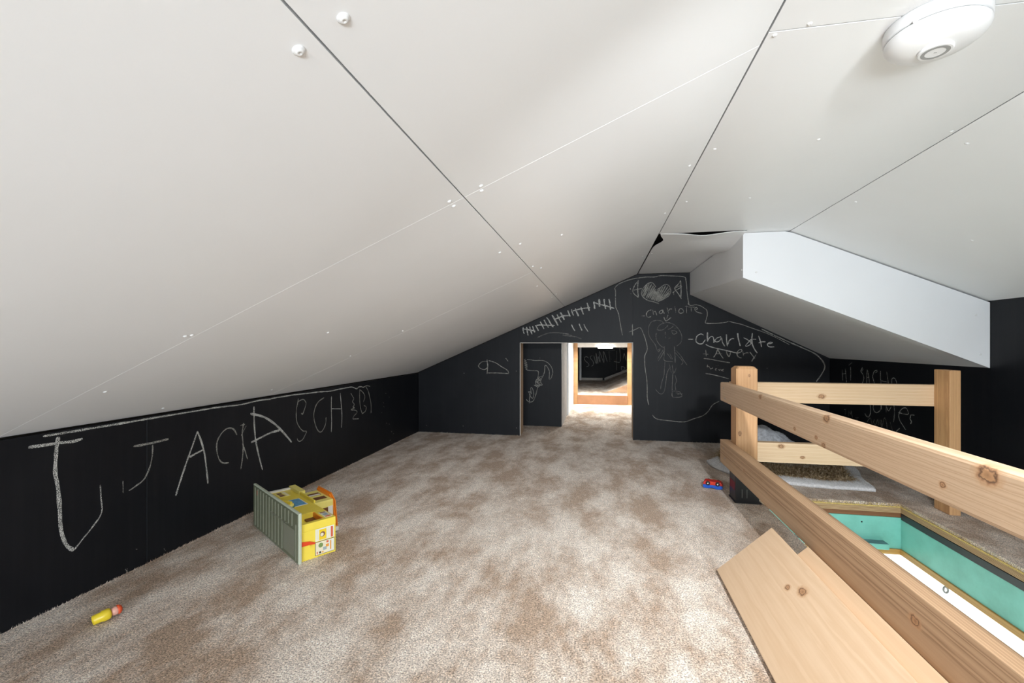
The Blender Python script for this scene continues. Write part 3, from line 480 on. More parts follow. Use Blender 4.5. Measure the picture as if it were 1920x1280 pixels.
obj('wall_panel', prism([(DX0+0.0008,YB,DZ),(DX1-0.0008,YB,DZ),(DX1-0.0008,YB,zl(DX1)-e),(DX0+0.0008,YB,zl(DX0)-e)], (0,0.012,0)), M['black'], wall_back)
obj('wall_panel', prism([(DX1,YB,-0.005),(1.532,YB,-0.005),(1.532,YB,0.90),(RX1,YB,H-e),(RX0,YB,H-e),(DX1,YB,zl(DX1)-e)], (0,0.012,0)), M['black'], wall_back)
RA, RB = Vector((1.61,2.25,0)), Vector((1.53,3.43,0)); RD = (RB-RA).normalized(); RN = Vector((-RD.y, RD.x, 0))
wall_right = struct(obj('wall_right', prism([(1.625,YR,-0.01),(1.625,2.25,-0.01),(1.547,3.56,-0.01),(1.75,3.56,-0.01),(1.75,YR,-0.01)], (0,0,0.94)), M['dark']), 'black chalkboard knee wall under the right slope')
obj('wall_panel', prism([RA, RB+RD*0.02, RB+RD*0.02+Vector((0,0,0.90)), RA+Vector((0,0,0.90))], (0.012,0,0)), M['black'], wall_right)
obj('wall_panel', prism([(1.61,YR,-0.005),(1.61,2.2492,-0.005),(1.61,2.2492,0.883),(1.61,YR,0.883)], (0.012,0,0)), M['black'], wall_right)
# rear gable behind the camera with an unseen window added to go with the fill
wall_rear = struct(obj('wall_rear', prism([(XL-0.1,YR,-0.01),(1.75,YR,-0.01),(1.75,YR,0.9),(RX1,YR,H+0.03),(RX0,YR,H+0.03),(XL-0.1,YR,0.5)], (0,-0.05,0)), M['black']), 'black rear gable wall')
added_win = struct(obj('added_window_1', bbox(-0.62,0.92,YR+0.001,YR+0.02,0.22,1.02,0.004), M['plastic_white']), 'unseen white framed window added behind the rear fill')
obj('pane', bbox(-0.57,0.13,YR+0.0205,YR+0.023,0.27,0.97), M['lower_white'], added_win); obj('pane', bbox(0.17,0.87,YR+0.0205,YR+0.023,0.27,0.97), M['lower_white'], added_win)

# ---- doorway in the gable: rough wood jambs
door = struct(empty('door_1', (DX0, YB, 0)), 'rough doorway lined with unpainted wood')
def dpart(name, bm, m): o = obj(name, bm, m, door); o.location = (-DX0, -YB, 0); return o
dpart('jamb', bbox(DX0-0.019, DX0, YB+0.0125, YB+0.150, -0.006, DZ, 0.001), M['jamb'])
dpart('jamb', bbox(DX1, DX1+0.019, YB+0.0125, YB+0.150, -0.006, DZ, 0.001), M['jamb'])
dpart('head', bbox(DX0-0.019, DX1+0.019, YB+0.0125, YB+0.150, DZ, DZ+0.012, 0.001), M['jamb'])
dpart('cut_edge', bbox(DX0-0.0005, DX0+0.0035, YB-0.0008, YB+0.012, 0.0, DZ, 0), M['edge'])
dpart('cut_edge', bbox(DX0, DX1, YB-0.0008, YB+0.012, DZ-0.0045, DZ, 0), M['edge'])

# ---- passage behind the doorway
YS = 5.38
fp = struct(obj('floor_passage', bbox(-1.30, 0.46, YB+0.1605, YS+0.04, -0.02, -0.001), M['carpet']), 'carpeted passage floor beyond the doorway')
wp = struct(obj('wall_passage_left', bbox(-1.30, -0.327, 3.882, 5.40, -0.01, 0.96), M['dark']), 'partition wall of the passage')
obj('wall_panel', bbox(-1.30, -0.316, 3.87, 3.8815, 0.001, 0.955), M['black'], wp)
obj('drywall_panel', bbox(-0.3265, -0.315, 3.8825, 4.50, 0.001, 0.955), M['grey_dry'], wp)
obj('drywall_panel', bbox(-0.3265, -0.300, 4.515, 5.37, 0.001, 0.955), M['white'], wp)
struct(obj('wall_passage_right', bbox(0.42, 0.47, YB+0.16, 5.40, -0.01, 0.96), M['white']), 'white passage wall')
struct(obj('wall_passage_end', bbox(-1.32, -1.30, YB+0.14, 3.9, -0.01, 0.96), M['black']), 'dark end of the passage nook')
struct(obj('ceiling_passage', bbox(-1.32, 0.48, YB+0.14, 5.42, 0.96, 0.98), M['white']), 'white passage ceiling')
op = struct(empty('door_2', (-0.27, YS, 0)), 'stud framed opening into a second loft')
def opart(name, bm, m, rot=None): o = obj(name, bm, m, op); o.location = (0.27, -YS, 0); return o
opart('stud', bbox(-0.300, -0.252, YS, YS+0.05, -0.0005, 0.955, 0.002), M['stud'])
opart('stud', bbox(0.316, 0.418, YS, YS+0.05, -0.0005, 0.955, 0.002), M['stud'])
opart('header', bbox(-0.2515, 0.3155, YS+0.001, YS+0.05, 0.663, 0.955, 0.002), M['edge'])
opart('sill_board', bbox(-0.2515, 0.3155, YS-0.004, YS+0.02, -0.0005, 0.106, 0.001), M['sill'])
# second loft
struct(obj('floor_loft', bbox(-0.36, 1.6, YS+0.021, 7.70, 0.08, 0.105), M['carpet']), 'pale carpet of the second loft')
wl2 = struct(obj('wall_loft_back', bbox(-0.40, 1.6, 7.6512, 7.70, 0.08, 1.3), M['black']), 'black chalkboard wall of the second loft')
struct(obj('wall_loft_left', bbox(-0.42, -0.335, YS+0.052, 7.65, 0.08, 1.3), M['black']), 'black side wall of the second loft')
struct(obj('wall_loft_right', bbox(1.6, 1.65, YS+0.052, 7.65, 0.08, 1.3), M['black']), 'black far side wall of the second loft')
struct(obj('ceiling_loft', bbox(-0.42, 1.65, YS+0.052, 7.7, 1.3, 1.32), M['white']), 'white ceiling of the second loft')
struct(obj('wall_loft_front', bbox(0.46, 1.65, YS, YS+0.05, 0.0, 1.3), M['black']), 'wall beside the second loft opening')
struct(obj('trim_1', bbox(-0.325, -0.292, 7.56, 7.59, 0.1055, 0.95, 0.002), M['plastic_white']), 'slim white upright trim by the second loft wall')
struct(obj('baseboard_loft', bbox(-0.32, 0.05, 7.62, 7.651, 0.1055, 0.145, 0.002), M['edge']), 'pale wood strip along the second loft wall')
ramp = struct(obj('floor_ramp', prism([(0.08,5.75,0.1055),(0.95,5.75,0.1055),(0.95,5.75,0.450),(0.90,5.75,0.432)], (0,1.90,0)), M['carpet']), 'carpeted sloping platform in the second loft')
obj('plywood_face', prism([(0.09,5.748,0.106),(0.95,5.748,0.106),(0.95,5.748,0.445)], (0,0.0015,0)), M['rawply'], ramp)
obj('kick_strip', prism([(0.08,7.62,0.107),(0.95,7.62,0.452),(0.95,7.62,0.497),(0.08,7.62,0.145)], (0,0.03,0)), M['edge'], ramp)

# ---- the room under the hatch
struct(obj('floor_lower', bbox(-1.5, 4.2, -1.5, 5.5, -2.45, -2.40), M['lower_white']), 'bright floor of the room below')
lw = struct(obj('wall_lower', ring_slab(-1.6, 4.3, -1.6, 5.6, -1.5, 4.2, -1.5, 5.5, -2.45, -0.226), M['lower_white']), 'white walls of the room below')
struct(obj('ceiling_lower', ring_slab(-1.55, 4.25, -1.55, 5.55, HX0-0.025, HX1+0.025, HY0-0.025, HY1+0.025, -0.225, -0.215), M['lower_white']), 'ceiling of the room below')

# ---- chalk on the walls
def catmull(P, n=5):
    if len(P) < 3: return P
    Q = [P[0]] + P + [P[-1]]; out = []
    for i in range(1, len(Q)-2):
        p0, p1, p2, p3 = (Vector(q) for q in Q[i-1:i+3])
        for k in range(n):
            t_ = k/n
            out.append(0.5*((2*p1)+(p2-p0)*t_+(2*p0-5*p1+4*p2-p3)*t_*t_+(3*p1-p0-3*p2+p3)*t_**3))
    out.append(Vector(P[-1])); return out
def ribbon(bm, P, wd, to3, layer):
    P = catmull([Vector(p) for p in P]); prev = None
    for i, p in enumerate(P):
        t_ = (P[min(i+1,len(P)-1)]-P[max(i-1,0)])
        if t_.length < 1e-7: t_ = Vector((1,0))
        t_.normalize(); n_ = Vector((-t_.y, t_.x))
        k = wd*0.5*(0.82+0.36*noise.noise(Vector((p.x*40, p.y*40, layer*3.1))))
        if i in (0, len(P)-1): k *= 0.6
        a, b = bm.verts.new(to3(p+n_*k, layer)), bm.verts.new(to3(p-n_*k, layer))
        if prev: bm.faces.new((prev[0], prev[1], b, a))
        prev = (a, b)
OFF = 0.0007
to_left = lambda p, l: (XL+OFF+l*4e-5, p.x, p.y)
to_back = lambda p, l: (p.x, YB-OFF-l*4e-5, p.y)
to_right = lambda p, l: tuple(RA + RD*p.x + RN*0 + Vector((-(OFF+l*4e-5), 0, p.y)))
to_part = lambda p, l: (p.x, 3.87-OFF-l*4e-5, p.y)
to_far = lambda p, l: (p.x, 7.6512-0.002-l*4e-5, p.y)
strong = {'chalk_letter_a', 'chalk_letter_c', 'chalk_letter_f', 'chalk_letter_i', 'chalk_edge_line', 'chalk_tally', 'chalk_tally_b', 'chalk_tally_c', 'chalk_greeting', 'chalk_word', 'chalk_name_b'}
faint = {'chalk_figure', 'chalk_arc'}
for wname, (fn, par) in {'left': (to_left, wall_left), 'back': (to_back, wall_back), 'right': (to_right, wall_right), 'partition': (to_part, wp), 'far': (to_far, wl2)}.items():
    for nm, strokes in CHALK[wname].items():
        bm = bmesh.new()
        for l, (wd, s) in enumerate(strokes):
            P = [Vector([float(v)/1000 for v in q.split(',')]) for q in s.split()]
            if wname == 'left' and nm == 'chalk_edge_line': P = [Vector((p.x, min(p.y, 0.464-wd/2000))) for p in P]
            ribbon(bm, P, wd/1000, fn, l)
        o = obj(re.sub(r'_[a-l]$', '', nm), bm, M['chalk'] if (nm in strong or wname == 'far') else M['chalk_faint'] if nm in faint else M['chalk_mid'], par)
        if wname == 'right' or True: o.visible_shadow = True

# ================================================================== THINGS
def oriented(name, bm, mat, parent, origin, ax, ay, az):
    o = obj(name, bm, mat, parent); o.matrix_local = Matrix(((ax[0],ay[0],az[0],origin[0]),(ax[1],ay[1],az[1],origin[1]),(ax[2],ay[2],az[2],origin[2]),(0,0,0,1))); return o

# ---- guard railing round the hatch
rail = tag(empty('guard_railing', (0.639, 2.209, 0)), 'corner guard railing of unfinished pine posts and rails around the hatch', 'railing')
def rl(x, y, z): return (x-0.639, y-2.209, z)
def timber(L, wy, hz, bev=0.006): return bbox(-L/2, L/2, -wy/2, wy/2, -hz/2, hz/2, bev, 2)
# corner post with chamfered head (local X runs up the post)
bm = bmesh.new(); s = 0.044; c = 0.013
def ringp(bm, x, s, ch):
    return [bm.verts.new((x, y, z)) for y, z in ((-s,-s+ch),(-s+ch,-s),(s-ch,-s),(s,-s+ch),(s,s-ch),(s-ch,s),(-s+ch,s),(-s,s-ch))]
rs = [ringp(bm, -0.2985, s, 0.005), ringp(bm, 0.288, s, 0.005), ringp(bm, 0.300, s-0.011, 0.006)]
for a, b in zip(rs, rs[1:]):
    for k in range(8): bm.faces.new((a[k], a[(k+1)%8], b[(k+1)%8], b[k]))
bm.faces.new(rs[0][::-1]); bm.faces.new(rs[-1])
obj('post', bm, M['pine_post'], rail, rl(0.639,2.209,0.301), (0,R(-90),0))
# slim post by the right wall and the end post near the camera
obj('post', timber(0.592, 0.089, 0.040, 0.003), M['pine_post_b'], rail, rl(1.426,2.2095,0.2965), (0,R(-90),0))
obj('post', timber(0.60, 0.088, 0.088, 0.006), M['pine_post_b'], rail, rl(0.639,0.345,0.301), (0,R(-90),0))
o = obj('rail', timber(1.987, 0.038, 0.087, 0.007), M['pine_rail_top'], rail, rl(0.576,1.2935,0.479), (0,0,R(90)))
o = obj('rail', timber(1.987, 0.038, 0.105, 0.0025), M['pine_rail_low'], rail, rl(0.576,1.2935,0.2015), (0,0,R(90)))
o = obj('rail', timber(0.850, 0.038, 0.092, 0.004), M['pine_far_a'], rail, rl(1.0215,2.2735,0.4795))
o = obj('rail', timber(0.850, 0.038, 0.090, 0.004), M['pine_far_b'], rail, rl(1.0215,2.2735,0.207))
# black steel shoe at the foot of the corner post
pb = obj('post_shoe', bbox(-0.0485,0.0485,-0.0485,0.0485,0.0,0.172,0.003), M['black_metal'], rail, (0,0,0.0005)); pb['label'] = 'black steel post shoe'
obj('shoe_flange', bbox(-0.052,0.056,-0.056,0.05,0.0,0.004,0.001), M['black_metal'], pb)
for x in (-0.022, -0.002):
    obj('slot', bbox(x-0.0015,x+0.0015,-0.0492,-0.0483,0.022,0.060), M['slot'], pb)
obj('sticker', bbox(-0.0493,-0.0484,-0.036,0.036,0.050,0.086), M['red_label'], pb)
for y in (-0.026, -0.008, 0.010): obj('sticker', bbox(-0.0492,-0.0484,y-0.005,y+0.005,0.092,0.150), M['grey_label'], pb)
# screw heads in the rails at the corner post
for (x,y,z) in ((0.5565,2.225,0.50),(0.5565,2.20,0.455),(0.5565,2.225,0.225),(0.5565,2.20,0.185)):
    obj('screw', lathe([(0.004,0),(0.004,0.0006),(0,0.0010)],10), M['steel'], rail, rl(x,y,z), (0,R(-90),0))

# ---- two loose pine boards leaning on the lower rail
ax, ay = Vector((0,-1,0)), Vector((0.740,0,0.673)).normalized(); az = ax.cross(ay)
def board(name, low, wdt, y0, y1, mat, label):
    L = y1-y0; cen = Vector((low[0], (y0+y1)/2, low[1])) + ay*(wdt/2) - az*0.009
    o = oriented(name, bbox(-L/2,L/2,-wdt/2,wdt/2,-0.009,0.009,0.003,3), mat, None, cen, ax, ay, az)
    return tag(o, label, 'board')
board('pine_board', (0.350,0.0136), 0.209, 0.35, 1.480, M['pine_board'], 'wide pale pine board with two dark knots, uppermost of two leaning boards')
board('pine_board', (0.3782,0.0138), 0.2232, 0.35, 1.335, M['pine_board_b'], 'pale knot-free pine board lying under the knotty leaning board')

# ---- smoke detector on the flat ceiling strip
sd = tag(empty('smoke_detector', (0.524,0.837,H), rot=(R(180),0,0)), 'round white smoke detector with grey ring on the ceiling', 'smoke detector')
obj('base_ring', lathe([(0.0,0),(0.0645,0.0),(0.0655,0.003),(0.0655,0.016),(0.064,0.0185),(0.060,0.019),(0,0.019)],64), M['plastic_white'], sd, smooth=True)
obj('joint_groove', lathe([(0.0,0.0188),(0.0615,0.0188),(0.0615,0.0205),(0,0.0205)],64), M['plastic_grey'], sd)
cv = obj('cover', lathe([(0.0,0.0203),(0.0622,0.0203),(0.0640,0.0215),(0.0645,0.0240),(0.0635,0.0275),(0.0600,0.0325),(0.0520,0.0385),(0.0400,0.0425),(0.0260,0.0445),(0.0,0.0450)],64), M['plastic_white'], sd, smooth=True)
bt = obj('test_button', lathe([(0.0225,0.0435),(0.0225,0.0478),(0.0210,0.0490),(0.0,0.0490)],48), M['plastic_white'], sd)
obj('indicator_ring', lathe([(0.0130,0.0491),(0.0130,0.0494),(0.0180,0.0494),(0.0180,0.0491),(0.0130,0.0491)],48), M['plastic_grey'], bt)
obj('indicator_slit', bbox(-0.0022,0.0022,-0.0006,0.0006,0.0490,0.0493), M['plastic_grey'], bt)
obj('latch_notch', bbox(0.0630,0.0668,-0.003,0.003,0.017,0.0215,0.0006), M['plastic_grey'], sd, rot=(0,0,R(-38)))
obj('latch_notch', bbox(0.0625,0.0662,-0.003,0.003,0.0185,0.0225,0.0006), M['plastic_white'], sd, rot=(0,0,R(142)))

# ---- strip lamp in the passage
lp = tag(empty('strip_lamp', (0.066, 5.335, 0.640)), 'small glowing white strip lamp under the opening header in the passage', 'lamp')
obj('housing', bbox(-0.085,0.085,-0.020,0.020,0.033,0.050,0.003), M['plastic_white'], lp)
obj('diffuser', bbox(-0.080,0.080,-0.018,0.018,0.012,0.0325,0.006), M['led'], lp)
obj('end_cap', bbox(-0.088,-0.0805,-0.019,0.019,0.011,0.034,0.002), M['plastic_white'], lp); obj('end_cap', bbox(0.0805,0.088,-0.019,0.019,0.011,0.034,0.002), M['plastic_white'], lp)
a_ = area('strip_lamp_light', (0.066,5.305,0.645), (0.066,5.12,0.0), 0.16, 0.04, 13.0, (0.98,1.0,0.97))

# ---- eye hook on the hatch trim
hk = tag(obj('eye_hook', tube([(math.cos(a)*0.0065, 0, math.sin(a)*0.0115) for a in [R(x) for x in range(90, 451, 30)]], 0.0035), M['steel'], None, (1.299,2.02,-0.2385), (0,0,R(-33))), 'small dark metal eye hook hanging from the hatch trim', 'hook')
hk2 = obj('shank', tube([(0,0,0.010),(0,0,0.0125)], 0.002), M['steel'], hk)

# ---- toy house, tipped on its side with its green base plate upright
toy = tag(empty('toy_house', (-0.934,1.286,0.0005), rot=(0,0,math.atan2(0.553,-0.833))), 'yellow plastic toy house tipped on its side, green base upright', 'toy')
# local: X along the plate, Y away from the house (-Y = towards the house body side after rotation)
def T(x0,x1,y0,y1,z0,z1,mat,name,parent=toy,bev=0.001): return obj(name, bbox(x0,x1,-y1,-y0,z0,z1,bev,2), mat, parent)
pl = T(0,0.454,0,0.010,0,0.162,M['toy_green_rim'],'base_plate',bev=0.003)
T(0.006,0.448,-0.0012,0.0002,0.004,0.158,M['toy_green'],'underside',pl,0)
for k in range(13):
    x = 0.05+k*0.031
    if x < 0.12: z0 = 0.112
    else: z0 = 0.012
    T(x-0.0012,x+0.0012,-0.0042,-0.0012,z0,0.154,M['toy_green_flat'],'rib',pl,0)
T(0.030,0.128,-0.0030,-0.0011,0.016,0.104,M['toy_green_flat'],'hatch_plate',pl,0.001)
for z in (0.108,): T(0.10,0.25,-0.0040,-0.0011,z-0.001,z+0.001,M['toy_green_flat'],'rib',pl,0)
T(0.138,0.142,-0.0042,-0.0011,0.012,0.105,M['toy_green_flat'],'rib',pl,0)
T(0.016,0.019,-0.0042,-0.0011,0.010,0.125,M['toy_green_flat'],'rib',pl,0)
T(0.39,0.405,-0.0016,0.0,0.128,0.146,M['toy_red'],'red_peg',pl,0)
# body: walls with window wells
body = T(0.014,0.335,0.0105,0.126,0.0,0.094,M['toy_yellow'],'body',bev=0.002)
# upper wall (now facing up) built round the open window well
T(0.014,0.030,0.0105,0.126,0.094,0.118,M['toy_yellow'],'wall_rim',body,0.001)
T(0.110,0.200,0.0105,0.126,0.094,0.118,M['toy_yellow'],'wall_rim',body,0.001)
T(0.030,0.110,0.092,0.126,0.094,0.118,M['toy_yellow'],'wall_rim',body,0.001)
T(0.030,0.110,0.060,0.0915,0.0941,0.1000,M['toy_brown'],'window_well',body,0)
T(0.030,0.110,0.0885,0.0920,0.0945,0.1165,M['toy_orange'],'window_reveal',body,0)
T(0.034,0.106,0.012,0.020,0.0941,0.1120,M['toy_yellow_pale'],'window_ledge',body,0.001)
T(0.200,0.335,0.0105,0.126,0.094,0.1165,M['toy_yellow'],'wall_rim',body,0.001)
# far wing with stair sticker
fw = T(0.3355,0.440,0.0105,0.150,0.0,0.116,M['toy_yellow'],'wing',bev=0.002)
T(0.3355,0.440,0.126,0.150,0.116,0.128,M['toy_yellow_pale'],'raised_rim',fw,0.001)
T(0.425,0.440,0.02,0.15,0.116,0.122,M['toy_white'],'white_edge',fw,0.001)
T(0.350,0.412,0.060,0.100,0.1161,0.1172,M['toy_yellow_pale'],'stair_sticker',fw,0)
for k in range(2): T(0.355+k*0.028,0.377+k*0.028,0.066,0.082,0.1173,0.1180,M['st_brown'],'sticker_print',fw,0)
T(0.358,0.405,0.028,0.050,0.1161,0.1172,M['st_brown'],'sticker_print',fw,0)
for k in range(6): T(0.352+k*0.010,0.358+k*0.010,0.087,0.097,0.1173,0.1180,M['st_cream'],'sticker_print',fw,0)
T(0.385,0.410,0.0,0.020,0.120,0.133,M['toy_red'],'red_lever',fw,0.002)
# upper storey with windows under the roof
up = T(0.190,0.335,0.1265,0.196,0.030,0.118,M['toy_yellow_pale'],'upper_storey',bev=0.001)
for k in range(2): T(0.218+k*0.055,0.250+k*0.055,0.138,0.186,0.1176,0.1184,M['toy_brown'],'window',up,0)
T(0.275,0.285,0.140,0.182,0.1185,0.1195,M['toy_white'],'window_bar',up,0)
T(0.195,0.330,0.1262,0.132,0.118,0.128,M['toy_yellow'],'eave',up,0.001)
T(0.1885,0.1905,0.150,0.190,0.062,0.092,M['toy_brown'],'window',up,0)
T(0.1875,0.1900,0.176,0.194,0.030,0.095,M['toy_white'],'window_bar',up,0)
# orange roof, bent over the upper storey
rf = obj('roof', prism([(0.335,-0.197,0.126),(0.335,-0.208,0.126),(0.225,-0.208,0.128),(0.190,-0.206,0.105),(0.172,-0.204,0.030),(0.182,-0.196,0.030),(0.196,-0.197,0.100),(0.228,-0.197,0.120)][::-1], (0,0,0), 0) if False else prism([(0.340,-0.1965,0.020),(0.340,-0.1965,0.127),(0.228,-0.1965,0.127),(0.196,-0.1965,0.108),(0.176,-0.1965,0.020)], (0,-0.012,0), 0.001), M['toy_orange'], toy)
obj('roof_ridge', prism([(0.342,-0.202,0.1272),(0.342,-0.202,0.132),(0.226,-0.202,0.132),(0.191,-0.202,0.111),(0.171,-0.202,0.020),(0.1755,-0.202,0.020),(0.1955,-0.202,0.1085),(0.2278,-0.202,0.1272)], (0,-0.004,0), 0.0004), M['toy_orange'], rf)
T(0.162,0.176,0.170,0.205,0.006,0.020,M['toy_white'],'corner_foot',bev=0.001)
# dial, lever, blue print and stickers
T(0.205,0.292,0.062,0.110,0.1166,0.1173,M['toy_white'],'pond_sticker',body,0); T(0.210,0.287,0.067,0.106,0.1174,0.1180,M['toy_blue'],'sticker_print',body,0)
dl = obj('dial', lathe([(0,0.118),(0.021,0.118),(0.021,0.126),(0.018,0.129),(0,0.129)],28), M['toy_yellow_pale'], body, (0.222,-0.044,0))
obj('dial_ring', lathe([(0.0205,0.1175),(0.0255,0.1175),(0.0255,0.121),(0.0205,0.121),(0.0205,0.1175)],28), M['toy_teal'], dl)
obj('dial_grip', bbox(-0.018,0.018,-0.004,0.004,0.129,0.139,0.0015), M['toy_yellow'], dl, rot=(0,0,R(25)))
T(0.245,0.262,0.014,0.030,0.1166,0.1205,M['toy_teal'],'peg',body,0.001)
T(0.028,0.086,0.097,0.121,0.1181,0.1187,M['st_cream'],'roof_sticker',body,0)
T(0.045,0.068,0.101,0.116,0.1188,0.1192,M['st_grey'],'sticker_print',body,0); T(0.031,0.040,0.100,0.117,0.1188,0.1192,M['st_red'],'sticker_print',body,0); T(0.074,0.083,0.100,0.117,0.1188,0.1192,M['st_brown'],'sticker_print',body,0)
def E_(y0,y1,z0,z1,mat,lv,name='sticker_print',par=body): return obj(name, bbox(0.0138-lv*0.0004,0.0141-lv*0.0004+0.0003,-y1,-y0,z0,z1), mat, par)
E_(0.058,0.120,0.052,0.092,M['st_pale'],1,'upper_sticker'); E_(0.070,0.094,0.054,0.088,M['st_yellow'],2); E_(0.061,0.0665,0.054,0.088,M['st_cream'],2)
E_(0.109,0.116,0.054,0.089,M['st_red'],2); E_(0.098,0.105,0.054,0.089,M['st_cream'],2)
obj('sticker_print', lathe([(0,0),(0.0085,0),(0.0085,0.0004),(0,0.0004)],16), M['st_brown'], body, (0.0128,-0.081,0.072), (0,R(-90),0))
obj('sticker_print', lathe([(0,0),(0.0055,0),(0.0055,0.0004),(0,0.0004)],16), M['st_cream'], body, (0.0123,-0.079,0.071), (0,R(-90),0))
E_(0.057,0.122,0.006,0.050,M['st_dark'],1,'lower_sticker'); E_(0.0585,0.1205,0.0075,0.0485,M['st_cream'],2); E_(0.100,0.118,0.010,0.046,M['st_pale'],3)
obj('sticker_print', lathe([(0,0),(0.0075,0),(0.0075,0.0004),(0,0.0004)],16), M['st_green'], body, (0.0124,-0.075,0.037), (0,R(-90),0))
for y0,y1,z0,z1,mm in ((0.083,0.094,0.018,0.028,'st_grey'),(0.092,0.102,0.026,0.035,'st_orange'),(0.094,0.101,0.040,0.046,'st_red'),(0.070,0.076,0.011,0.017,'st_dark'),(0.079,0.084,0.011,0.015,'st_orange'),(0.062,0.065,0.010,0.018,'st_red'),(0.106,0.110,0.014,0.044,'st_orange')): E_(y0,y1,z0,z1,M[mm],4)
lv = obj('red_lever', prism([(0.009,-0.0105,0.050),(0.009,-0.0105,0.066),(0.009,-0.040,0.060),(0.009,-0.057,0.052),(0.009,-0.055,0.047),(0.009,-0.036,0.050)], (0.0045,0,0), 0.0012), M['toy_red'], toy)
T(0.0105,0.0137,0.040,0.046,0.040,0.046,M['toy_yellow'],'peg',body,0.0005)

# ---- peg figure lying on the carpet
fdir = Vector((0.42,0.90,0.10)).normalized()
fig = empty('toy_figure', (-1.236,0.913,0.0135)); fig.rotation_mode = 'QUATERNION'; fig.rotation_quaternion = fdir.to_track_quat('Z','Y')
tag(fig, 'small yellow and pink peg figure with red hair lying on carpet', 'toy')
obj('body', lathe([(0.0,0.010),(0.0078,0.010),(0.0085,0.0005),(0.0108,0.0),(0.0115,0.001),(0.0118,0.017),(0.0124,0.0175),(0.0135,0.019),(0.0138,0.029),(0.0125,0.034),(0.008,0.0355),(0,0.036)],28), M['fig_yellow'], fig, smooth=True)
obj('socket', lathe([(0,0.0098),(0.0078,0.0098),(0.0078,0.0060),(0,0.0060)],20), M['toy_brown'], fig)
obj('head', lathe([(0.0,0.0345),(0.0070,0.0350),(0.0098,0.0390),(0.0105,0.0440),(0.0098,0.0490),(0.0070,0.0530),(0,0.0548)],28), M['fig_pink'], fig, smooth=True)
hr = obj('hair', lathe([(0.0108,0.0478),(0.0118,0.0485),(0.0112,0.0525),(0.0085,0.0560),(0.0045,0.0580),(0,0.0585)],28), M['fig_red'], fig, smooth=True)

# ---- toy car lying upside down
car = tag(empty('toy_car', (0.5425,2.361,0.0), rot=(0,0,math.atan2(-0.025,0.087))), 'small red and blue toy car lying upside down beside the post shoe', 'toy')
def wavy(x): return 0.0125 + 0.0045*math.cos(x/0.042*math.pi*2)
bm = bmesh.new(); top, bot = [], []
prof = [(-0.044,0.012),(-0.042,0.004),(-0.028,0.0005),(-0.016,0.001),(-0.006,0.007),(0.004,0.007),(0.014,0.001),(0.028,0.0005),(0.042,0.005),(0.045,0.013),(0.043,0.018),(-0.043,0.018)]
obj('lower_shell', prism([(x,-0.021,z+0.0005) for x,z in prof], (0,0.042,0), 0.0012, 2), M['car_blue'], car)
prof = [(-0.044,0.0187),(0.045,0.0187),(0.043,0.027),(0.036,0.034),(0.012,0.036),(-0.012,0.036),(-0.034,0.037),(-0.041,0.030)]
obj('upper_shell', prism([(x,-0.020,z) for x,z in prof], (0,0.040,0), 0.0015, 2), M['car_red'], car)
for k in range(3): obj('stripe', bbox(-0.008+k*0.006,-0.005+k*0.006,-0.0206,-0.0199,0.023,0.033), M['toy_red'], car)
for x in (-0.021, 0.022):
    for sgn in (-1, 1):
        wl_ = obj('wheel', lathe([(0,0),(0.0062,0.0),(0.0080,0.0008),(0.0095,0.0010),(0.0100,0.003),(0.0100,0.007),(0.0095,0.008),(0,0.008)],20), M['tyre'], car, (x,sgn*0.0275,0.027), (R(-90 if sgn < 0 else 90),0,0))
        obj('hub', lathe([(0,-0.0006),(0.0028,-0.0006),(0.0028,0.0004),(0,0.0004)],12), M['plastic_white'], wl_)

# ---- fur throw heaped behind the railing
def gauss(x, y, cx, cy, sx, sy): return math.exp(-((x-cx)/sx)**2-((y-cy)/sy)**2)
FL, FR, BR, BL = (0.70,2.515), (1.275,2.425), (1.405,2.90), (0.615,2.86)
def pt(u, v):
    x = (1-v)*((1-u)*FL[0]+u*FR[0]) + v*((1-u)*BL[0]+u*BR[0]); y = (1-v)*((1-u)*FL[1]+u*FR[1]) + v*((1-u)*BL[1]+u*BR[1])
    x += 0.012*math.sin(v*7)*(1-u)+0.008*math.sin(v*9+1)*u; y += 0.010*math.sin(u*8)*(1-v)+0.02*math.sin(u*6)*v
    ed = min(1.0, min(u,1-u,v,1-v)/0.10)
    z = 0.014 + 0.012*math.sqrt(max(0,ed))*1.0
    z += ed*(0.055*gauss(u,v,0.12,0.80,0.16,0.22) + 0.045*gauss(u,v,0.45,0.80,0.30,0.13) + 0.03*gauss(u,v,0.80,0.85,0.2,0.12) + 0.008*math.sin(u*14+v*5)*v)
    z += 0.004*noise.noise(Vector((u*9,v*9,1)))
    return Vector((x,y,z))
th = tag(empty('fur_throw', (0.98,2.66,0)), 'brown fur throw edged in white sherpa, heaped behind the railing', 'blanket')
inner = lambda u, v: 0.06+0.10*(v<0.55) < u < 0.885 and 0.19 < v < 0.97
def throw_part(name, mat, keep):
    n1, n2 = 64, 48; bm = bmesh.new(); cache = {}
    def vt(i, j):
        if (i,j) not in cache: cache[(i,j)] = bm.verts.new(pt(i/n1, j/n2)-Vector((0.98,2.66,0)))
        return cache[(i,j)]
    for i in range(n1):
        for j in range(n2):
            if keep((i+0.5)/n1,(j+0.5)/n2): bm.faces.new((vt(i,j),vt(i+1,j),vt(i+1,j+1),vt(i,j+1)))
    geo = bmesh.ops.extrude_face_region(bm, geom=bm.faces[:])
    for v in geo['geom']:
        if isinstance(v, bmesh.types.BMVert): v.co.z = max(0.0015, v.co.z-0.02)
    return obj(name, bm, mat, th, smooth=True)
brd = throw_part('border', M['sherpa'], lambda u,v: not inner(u,v)); throw_part('pelt', M['fur_base'], inner)
